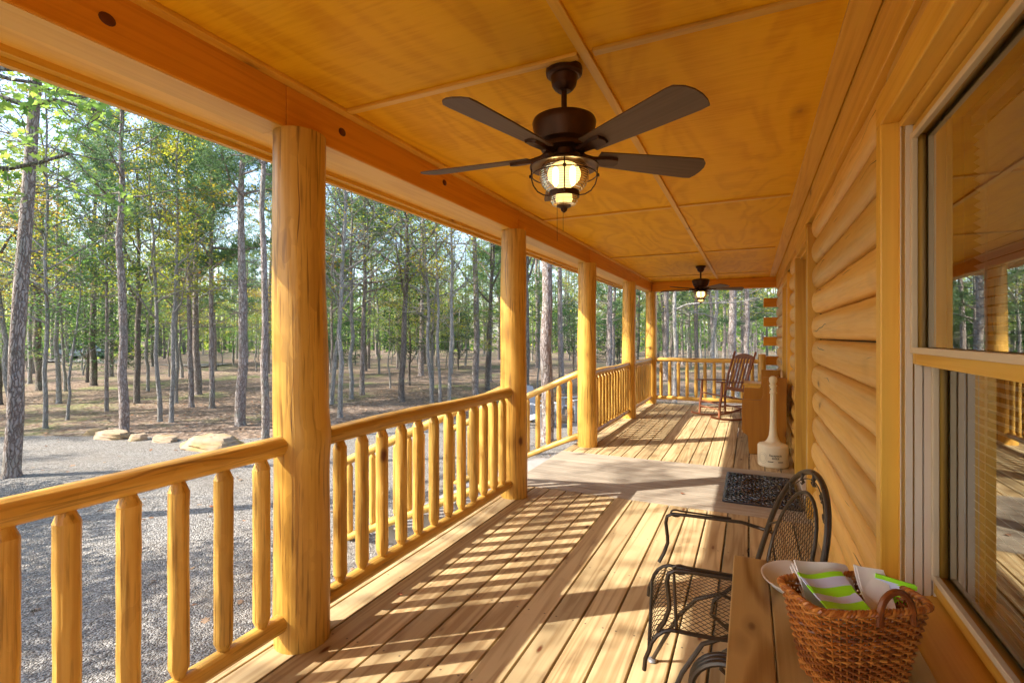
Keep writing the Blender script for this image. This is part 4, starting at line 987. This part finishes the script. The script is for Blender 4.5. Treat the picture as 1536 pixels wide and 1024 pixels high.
def proto(kind, seed, h, r, c0, nl, leafn, size, bark_, leafm, style, spread=1.0, wob=.06, colour=.35):
    g = np.random.default_rng(seed); b = MB(); P, rr = trunkpath(g, h, r, wob); b.tube(P, rr, 10, False, .03)
    cl, cn = [], []
    for k in range(nl):
        f_ = (k + g.uniform(0, 1)) / nl; z = c0 * h + (h * .97 - c0 * h) * f_; p = at(P, z); a = k * 2.4 + g.uniform(-.5, .5)
        if style == 'pine':
            el = g.uniform(-.1, .35) + .45 * f_; L_ = spread * (1.0 + 1.5 * (1 - f_) ** .8) * g.uniform(.6, 1.15)
            pts, q = limb(g, p, (math.cos(a) * math.cos(el), math.sin(a) * math.cos(el), math.sin(el)), L_, .028 * (1.15 - f_) + .006, .35, 5, .14); b.tube(pts, q, 5, False)
            for i in range(2, 6):
                for _ in range(2): cl.append(pts[i] + g.normal(0, .16, 3)); cn.append(.45)
                d2 = pts[i] - pts[i - 1]; sd_ = np.cross(d2, (0, 0, 1)); sd_ /= np.linalg.norm(sd_) + 1e-9
                for s_ in (-1, 1):
                    e = pts[i] + sd_ * s_ * g.uniform(.2, .5) * L_ * .5 + (0, 0, .06); b.tube([pts[i], e], [.006, .003], 4, False); cl += [e, (e + pts[i]) / 2]; cn += [.5, .4]
        else:
            el = g.uniform(.25, .8); L_ = spread * h * (.16 + .17 * math.sin(PI * min(1, .25 + f_ * .75))) * g.uniform(.7, 1.2)
            pts, q = limb(g, p, (math.cos(a) * math.cos(el), math.sin(a) * math.cos(el), math.sin(el)), L_, max(.012, r * .42 * (1.1 - f_)), .3); b.tube(pts, q, 6, False)
            tint_ = g.uniform(-.22, .22)
            for i in range(2, 7):
                for _ in range(3 if i > 3 else 2):
                    d2 = g.normal(size=3); d2[2] *= .45; d2 /= np.linalg.norm(d2); s2, q2 = limb(g, pts[i], d2, L_ * g.uniform(.22, .45), .008, .1, 3); b.tube(s2, q2, 4, False)
                    cl += [s2[-1], s2[2]]; cn += [colour + tint_ + g.uniform(-.1, .1)] * 2
    if style == 'pine':
        for k in range(int(9 * c0 * h / 4)): # dead snags
            z = g.uniform(.25, c0 + .05) * h; a = g.uniform(0, 6.28); pts, q = limb(g, at(P, z), (math.cos(a), math.sin(a), g.uniform(-.3, .3)), g.uniform(.35, 1.5), .013, -.1, 4); b.tube(pts, q, 5, False)
    tr = b.build('trunk', bark_, None, smooth=True, angle=180)
    cl, cn = np.array(cl), np.array(cn)
    if style == 'pine':
        per = leafn; Pn = np.repeat(cl, per, 0); n = len(Pn); d = g.normal(size=(n, 3)); d[:, 2] = d[:, 2] * .8 + .35; d /= np.linalg.norm(d, axis=1)[:, None]
        sd_ = np.cross(d, g.normal(size=(n, 3))); sd_ /= np.linalg.norm(sd_, axis=1)[:, None]; Ln = size * g.uniform(.7, 1.2, n)[:, None]; w = .013
        V = np.stack([Pn - sd_ * w * .4, Pn + d * Ln * .5 + sd_ * w, Pn + d * Ln, Pn + d * Ln * .5 - sd_ * w], 1).reshape(-1, 3)
        me = mesh_np('crown', V, np.arange(4 * n).reshape(n, 4), np.clip(np.repeat(cn, per) + g.normal(0, .2, n), 0, 1), leafm)
    else:
        per = max(1, int(leafn / len(cl))); Pn = np.repeat(cl, per, 0) + g.normal(0, .17 * spread, (len(cl) * per, 3)) * (1, 1, .6)
        V, F, rn = leaves(Pn, size, np.repeat(cn, per), LEAF4, .8, .13, seed); me = mesh_np('crown', V, F, rn, leafm)
    cr_ = bpy.data.objects.new('crown', me); C.objects.link(cr_)
    e = bpy.data.objects.new(kind + '_tree', None); C.objects.link(e); tr.parent = e; cr_.parent = e
    PROTO.setdefault(kind, []).append((e, h, r)); return e
for s_ in (1, 2): proto('pine', 100 + s_, 13, .135, .52, 22, 12, .25, M['pinebark'], M['needle'], 'pine', 1.0, .03)
for s_ in (1, 2): proto('young_pine', 120 + s_, 7.5, .075, .42, 24, 14, .22, M['pinebark'], M['needle'], 'pine', .85, .02)
for s_ in (1, 2, 3): proto('oak', 140 + s_, 11.5, .115, .36, 18, 2700, .105, M['oakbark'], M['oakleaf'], 'oak', 1.0, .04, .40)
for s_ in (1, 2): proto('autumn', 160 + s_, 9.0, .07, .32, 15, 4200, .088, M['palebark'], M['fallleaf'], 'oak', .9, .035, .45)
for s_ in (1, 2): proto('sapling', 180 + s_, 6.2, .042, .26, 13, 2600, .088, M['palebark'], M['oakleaf'], 'oak', .85, .03, .46)
for s_ in (1, 2): proto('bare', 200 + s_, 9.5, .065, .28, 20, 1000, .085, M['palebark'], M['fallleaf'], 'oak', .9, .04, .6)
for s_ in (1, 2): proto('evergreen', 220 + s_, 5.5, .06, .16, 22, 6000, .09, M['oakbark'], M['evergreen'], 'oak', .95, .04, .45)
used = set(); TREES = []
def plant(kind, x, y, diam=None, hs=1.0, lean=(0, 0), label=None, group=None, rz=None, var=None):
    i = R.randrange(len(PROTO[kind])) if var is None else var; e, h, r = PROTO[kind][i]
    o = e if (kind, i) not in used else copy_tree(e); used.add((kind, i))
    k = (diam / (2 * r)) if diam else R.uniform(.85, 1.2)
    o.location = (x, y, gz(x, y) - .03); o.scale = (max(k, .55 * hs) if diam else k, max(k, .55 * hs) if diam else k, hs)
    if diam:
        kk = min(max(k, .45), 2.2); o.scale = (kk, kk, hs)
    o.rotation_mode = 'ZYX'; o.rotation_euler = (lean[1], lean[0], R.uniform(0, 6.28) if rz is None else rz)
    tag(o, label, 'tree', group); TREES.append((x, y)); return o
def pt(kind, u, v, w, hs=1., lean=(0, 0), label=None, **k):
    x, y, zc = ground_at(u, v); a = math.atan((u - 768) / F0); plant(kind, x, y, w * zc / F0 * math.cos(a), hs, lean, label, **k)
pt('pine', 17, 715, 29, 1.0, (.10, -.01), 'big rough barked pine at the left edge, standing in the gravel', var=0)
pt('bare', 68, 642, 9, .95, (.03, 0), 'thin crooked grey trunk just right of the big left pine')
pt('oak', 60, 587, 15, .9, (.01, 0), 'dark thick oak trunk behind the big left pine')
pt('sapling', 98, 588, 6, 1.1, (0, 0), 'slim sapling between the thick oak and the straight pine')
pt('young_pine', 160, 616, 7, 1.15, (-.02, 0), 'slender pine left of the straight boulder pine')
pt('pine', 186, 650, 17, .72, (.012, 0), 'straight pine rising behind the row of tan boulders', var=1)
pt('oak', 205, 604, 11, .75, (.0, 0), 'mossy footed oak right of the straight boulder pine')
pt('sapling', 222, 587, 6, 1.0, (0, 0), 'dark slim sapling right of the mossy footed oak')
pt('autumn', 240, 632, 8, .85, (-.01, 0), 'pale slim autumn tree, left one of a close pair')
pt('autumn', 257, 633, 8, .9, (.03, 0), 'pale leaning autumn tree, right one of a close pair')
pt('bare', 264, 604, 7, .9, (0, 0), 'dark trunk just behind the close pair of autumn trees')
pt('young_pine', 287, 610, 9, 1.25, (0, 0), 'grey young pine midway between the pair and the post')
pt('young_pine', 318, 612, 9, 1.3, (.015, 0), 'slim young pine behind the largest boulder')
pt('pine', 360, 638, 17, .78, (.02, 0), 'pale sunlit pine left of the nearest post', var=0)
pt('pine', 398, 658, 13, .82, (.008, 0), 'grey pine trunk close to the left of the nearest post', var=1)
pt('pine', 412, 612, 9, .8, (0, 0), 'slim pine partly hidden by the nearest post')
pt('bare', 510, 626, 8, 1.05, (.012, 0), 'pale bare trunk just right of the nearest post')
pt('bare', 497, 606, 7, 1.1, (.11, 0), 'bare grey tree leaning strongly right beside the nearest post')
pt('bare', 527, 598, 7, 1.0, (.02, 0), 'bare grey tree behind the leaning one')
pt('young_pine', 543, 592, 8, 1.2, (0, 0), 'young pine seen over the second railing, left part')
pt('oak', 602, 602, 10, .85, (0, 0), 'dark oak trunk with spreading limbs in the middle of the second bay')
pt('bare', 648, 604, 6, 1.05, (-.05, 0), 'pale forked slender tree right of the dark oak')
pt('autumn', 660, 605, 5, 1.1, (0, 0), 'slender ivy clad tree right of the forked one')
pt('autumn', 674, 605, 6, 1.1, (.01, 0), 'slender russet leaved tree left of the bay pine')
pt('pine', 713, 592, 10, .95, (0, 0), 'straight grey pine left of the second post')
pt('oak', 731, 585, 8, .85, (.0, 0), 'dark crooked oak just left of the second post')
pt('pine', 821, 662, 19, 1.0, (.012, 0), 'big grey pine behind the step railing, between second and third posts', var=1)
pt('oak', 790, 600, 8, .9, (0, 0), 'oak partly hidden behind the second post')
pt('pine', 842, 590, 9, .95, (0, 0), 'slim pine right of the big grey pine')
pt('pine', 913, 590, 9, .95, (0, 0), 'grey pine between the third and fourth posts')
pt('bare', 1012, 606, 7, 1.15, (0, 0), 'white barked slender tree beyond the far railing')
pt('oak', 1046, 585, 7, 1.0, (0, 0), 'dark trunk beyond the far railing, left of the far fan')
pt('bare', 1070, 585, 7, 1.1, (.03, 0), 'slanting pale trunk left of the two pale pines')
pt('pine', 1101, 595, 14, .95, (0, 0), 'stout pale pine behind the rocking chair', var=0)
pt('pine', 1121, 590, 9, .95, (.0, 0), 'thinner pale pine right of the stout pale one', var=1)
# trees to the left of and behind the viewer, throwing the dappled shade
for (x, y, kind, hs) in ((-9.6, -2.6, 'autumn', 1.15), (-15.5, -2.0, 'bare', .9), (-19, -1.5, 'sapling', 1.2), (-13, -9.5, 'oak', 1.0), (-24, -1.5, 'pine', .9), (-9.4, -1.0, 'evergreen', .8), (-7.4, -2.6, 'sapling', .75), (-11.8, -.6, 'evergreen', .85), (-6.0, -4.0, 'sapling', .8), (-9.8, -4.4, 'evergreen', .9), (-13.5, -.3, 'sapling', .9), (-6.7, -1.5, 'evergreen', .62), (-8.6, -.2, 'sapling', .7), (-5.3, -2.8, 'sapling', .7), (-12, 1.0, 'evergreen', .6)):
    plant(kind, x, y, None, hs, label='tree left of the porch, outside the gravel, shading the drive', group='trees shading the drive')
# random woodland
cnt = 0; names = {'pine': ('tall grey trunked pine in the wood beyond the gravel', 'pines in the wood'), 'young_pine': ('young slim pine in the wood beyond the gravel', 'young pines in the wood'), 'oak': ('green leaved oak in the wood beyond the gravel', 'oaks in the wood'),
     'autumn': ('yellowing slender tree in the wood beyond the gravel', 'yellowing trees in the wood'), 'sapling': ('thin leafy sapling in the wood beyond the gravel', 'saplings in the wood'), 'bare': ('nearly bare grey tree in the wood beyond the gravel', 'bare trees in the wood'), 'evergreen': ('low dark green bushy tree in the wood beyond the gravel', 'dark evergreens in the wood')}
kinds = ['pine'] * 26 + ['young_pine'] * 14 + ['oak'] * 24 + ['autumn'] * 12 + ['sapling'] * 10 + ['bare'] * 12 + ['evergreen'] * 9
tries = 0
while cnt < 165 and tries < 8000:
    tries += 1
    th = rad(R.uniform(-74, 9)); d = 17 + 49 * R.random() ** .75
    x, y = d * math.sin(th), d * math.cos(th)
    if y < 8.5 + max(0, -x - 9) * -.1 and x > -14: continue
    if y < 5.5 - (x + 15) * -.13 and x <= -14: continue
    if (x > -2.6 and y < 16) or (x > -5 and y < 25): continue
    if y < 14.5 and x > -8: continue
    md = 1.5 if d < 30 else 1.9
    if any((x - a) ** 2 + (y - c_) ** 2 < md * md for a, c_ in TREES): continue
    k = R.choice(kinds)
    plant(k, x, y, None, R.uniform(.75, 1.15), (R.uniform(-.03, .03), R.uniform(-.03, .03)), *names[k]); cnt += 1
cnt = 0
while cnt < 12:
    th = rad(R.uniform(-104, -77)); d = R.uniform(17, 46); x, y = d * math.sin(th), d * math.cos(th)
    if any((x - a) ** 2 + (y - c_) ** 2 < 6 for a, c_ in TREES): continue
    plant(R.choice(['oak', 'pine', 'pine', 'evergreen', 'autumn']), x, y, None, R.uniform(.8, 1.1), label='tree left of the porch, outside the gravel, shading the drive', group='trees shading the drive'); cnt += 1
cnt = 0; tries = 0
while cnt < 62 and tries < 4000:
    tries += 1
    th = rad(R.uniform(-72, 8)); d = 17 + 34 * R.random(); x, y = d * math.sin(th), d * math.cos(th)
    if (y < 9.5 and x > -14) or (y < 7 - (x + 15) * -.13 and x <= -14) or (x > -5.5 and y < 30) or (y < 16 and x > -8): continue
    if any((x - a) ** 2 + (y - c_) ** 2 < 1.3 for a, c_ in TREES): continue
    k = R.choice(['sapling', 'sapling', 'sapling', 'evergreen', 'autumn']); plant(k, x, y, None, R.uniform(.45, .8), (R.uniform(-.04, .04), R.uniform(-.04, .04)), *names[k]); cnt += 1
for kk, L_ in PROTO.items():
    for i, (e, h, r) in enumerate(L_):
        if (kk, i) not in used: plant(kk, -30 - 3 * i, 20 + i, None, 1., label=names[kk][0], group=names[kk][1], var=i)
# far woodland as one mass
def far_wood():
    g = np.random.default_rng(77); V0, F0_, R0 = [], [], []; n0 = 0
    P, rn = [], []
    for k in range(420):
        th = rad(g.uniform(-84, 16)); d = g.uniform(66, 112); x, y = d * math.sin(th), d * math.cos(th); h = g.uniform(9, 15); w = g.uniform(.10, .22); z0 = gz(x, y) - .3
        for a in (0, PI / 3, 2 * PI / 3):
            c_, s_ = math.cos(a) * w, math.sin(a) * w
            V0.append([(x - c_, y - s_, z0), (x + c_, y + s_, z0), (x + c_ * .3, y + s_ * .3, z0 + h), (x - c_ * .3, y - s_ * .3, z0 + h)])
        m = 110; q = g.normal(size=(m, 3)) * (1.5, 1.5, h * .24) + (x, y, z0 + h * g.uniform(.22, .62)); q[:, 2] = np.maximum(q[:, 2], z0 + .4 + .5 * np.abs(q[:, 2] - z0) * 0); P.append(q); rn.append(np.full(m, g.uniform(.05, .75)))
    V0 = np.array(V0).reshape(-1, 3); nq = len(V0) // 4
    Vl, Fl, rl = leaves(np.concatenate(P), .62, np.concatenate(rn), LEAF4, .3, .12, 5)
    V = np.concatenate([V0, Vl]); F = np.concatenate([np.arange(nq * 4).reshape(-1, 4), Fl + len(V0)]); me = mesh_np('distant_woodland', V, F, np.concatenate([np.full(nq, .5), rl]), M['palebark'])
    me.materials.append(M['oakleaf']); mi = np.concatenate([np.zeros(nq, np.int32), np.ones(len(Fl), np.int32)]); me.polygons.foreach_set('material_index', mi)
    o = bpy.data.objects.new('distant_woodland', me); C.objects.link(o); tag(o, 'distant mass of trunks and foliage closing the view through the wood', 'woodland', kind='stuff')
far_wood()
# near oak limb with lobed leaves hanging in from the left
def near_oak():
    g = np.random.default_rng(5); e = thing('oak_tree', 'oak reaching in from the left edge with lobed yellow green leaves', 'tree', (-9.6, 1.55, GZ)); b = MB()
    P, rr = trunkpath(g, 9.0, .16, .05); b.tube(P, rr, 12, False, .03); ends = []
    O = np.array((-9.6, 1.55, GZ))
    for (p0, p1, p2, p3, r) in (((-9.6, 1.55, 3.3), (-9.0, 1.9, 4.35), (-8.4, 2.6, 4.35), (-7.4, 3.5, 4.25), .06), ((-9.6, 1.55, 2.5), (-8.9, 2.1, 3.15), (-8.3, 2.6, 3.35), (-7.3, 3.2, 3.55), .055),
                                ((-9.6, 1.55, 4.2), (-9.2, 2.0, 4.8), (-8.6, 3.0, 4.9), (-7.9, 4.2, 5.0), .05), ((-9.6, 1.55, 5.0), (-9.0, 1.6, 5.6), (-8.0, 2.6, 5.7), (-7.0, 3.0, 5.6), .05), ((-9.6, 1.55, 4.6), (-10.2, 2.6, 5.2), (-10.0, 3.4, 5.3), (-9.6, 4.4, 5.2), .05)):
        pts = [np.array(q) - O + g.normal(0, .04, 3) for q in bez(p0, p1, p2, p3, 12)]; b.tube(pts, list(np.linspace(r * 1.35, r * .3, 12)), 7, False)
        for i in range(4, 12):
            for _ in range(3):
                d2 = g.normal(size=3); d2[2] *= .6; d2 /= np.linalg.norm(d2); s2, q2 = limb(g, pts[i], d2, g.uniform(.35, .9), .009, .0, 5, .3); b.tube(s2, q2, 4, False)
                if g.random() < .38: ends += [s2[-1], s2[-2], s2[3]]
    for k in range(3):
        a = k * 2.4; z = g.uniform(5, 8.5); pts, q = limb(g, at(P, z), (math.cos(a), math.sin(a), .6), 2.2, .035); b.tube(pts, q, 5, False); ends += [x_ for x_ in pts[3:]]
    b.build('trunk', M['oakbark'], e, smooth=True, angle=180)
    E_ = np.array(ends); n = 7; Pn = np.repeat(E_, n, 0) + g.normal(0, .11, (len(E_) * n, 3)); V, F, rn = leaves(Pn, .135, np.full(len(Pn), .74), LOBED, .5, .2, 9)
    me = mesh_np('crown', V, F, rn, M['oakleaf']); o = bpy.data.objects.new('crown', me); C.objects.link(o); o.parent = e
near_oak()
# leaf litter near the edge: loose leaves lying on gravel and ground
def litter():
    g = np.random.default_rng(3); n = 5200; th = np.radians(g.uniform(-75, 4, n)); d = 3.2 + 20 * g.random(n) ** .8
    x, y = d * np.sin(th), d * np.cos(th); ok = (x < -2.4); grav = (y < 6.4 + (x + 12) * .35) | ((x > -9) & (y < 11)); ok &= (~grav) | (g.random(n) < .14)
    P = np.stack([x, y, np.array([gz(a, c_) for a, c_ in zip(x, y)]) + .012], 1)[ok]
    V, F, rn = leaves(P, .085, np.full(len(P), .5), LOBED, 3.5, .3, 4); me = mesh_np('leaf_litter', V, F, rn, leafmat('dry_leaf_litter', [(0, (.20, .09, .04)), (.4, (.36, .20, .11)), (.75, (.48, .32, .20)), (1, (.42, .15, .06))], .2, 0)); o = bpy.data.objects.new('leaf_litter', me); C.objects.link(o); tag(o, 'scattered dry brown leaves on the gravel and woodland floor', 'leaves', kind='stuff')
litter()
# forest track and a vehicle far off
b = MB(); b.add([(-70, 21, GZ + .12), (-34, 22.5, GZ + .12), (-20, 34, GZ + .12), (-5, 52, GZ + .2), (-5, 55, GZ + .2), (-21, 37, GZ + .14), (-35, 25.5, GZ + .14), (-70, 24, GZ + .14)], [(0, 7, 6, 1)]); b.f = [f_[::-1] for f_ in b.f]; tag(b.build('track', M['gravel']), kind='structure')
t = thing('parked_car', 'pale blue parked car far off between the trunks on the left', 'car', (-56.0, 25.5, gz(-56, 25.5) + .1), .45)
b = MB(); b.prism([(-2.2, -.85, .35), (2.2, -.85, .35), (2.2, -.85, .85), (1.2, -.85, .95), (.6, -.85, 1.45), (-1.3, -.85, 1.48), (-2.1, -.85, .98)], None, (0, 1.7, 0)); b.build('body', M['car'], t, bevel=.06)
b = MB(); b.prism([(1.05, -.86, .98), (.55, -.86, 1.40), (-1.2, -.86, 1.42), (-1.8, -.86, .99)], None, (0, 1.72, 0)); b.build('side_windows', M['carglass'], t)
for x in (-1.35, 1.4):
    for y in (-.8, .8): b = MB(); b.tube([(x, y - .1, .32), (x, y + .1, .32)], .32, 18); b.build('wheel', M['tyre'], t)

S.cycles.use_denoising = True
try: S.cycles.denoiser = 'OPENIMAGEDENOISE'
except Exception: pass
S.cycles.use_adaptive_sampling = True; S.cycles.adaptive_threshold = .02; S.cycles.caustics_reflective = False; S.cycles.caustics_refractive = False
S.cycles.max_bounces = 6; S.cycles.diffuse_bounces = 4; S.cycles.transparent_max_bounces = 12; S.cycles.glossy_bounces = 4; S.cycles.sample_clamp_indirect = 8
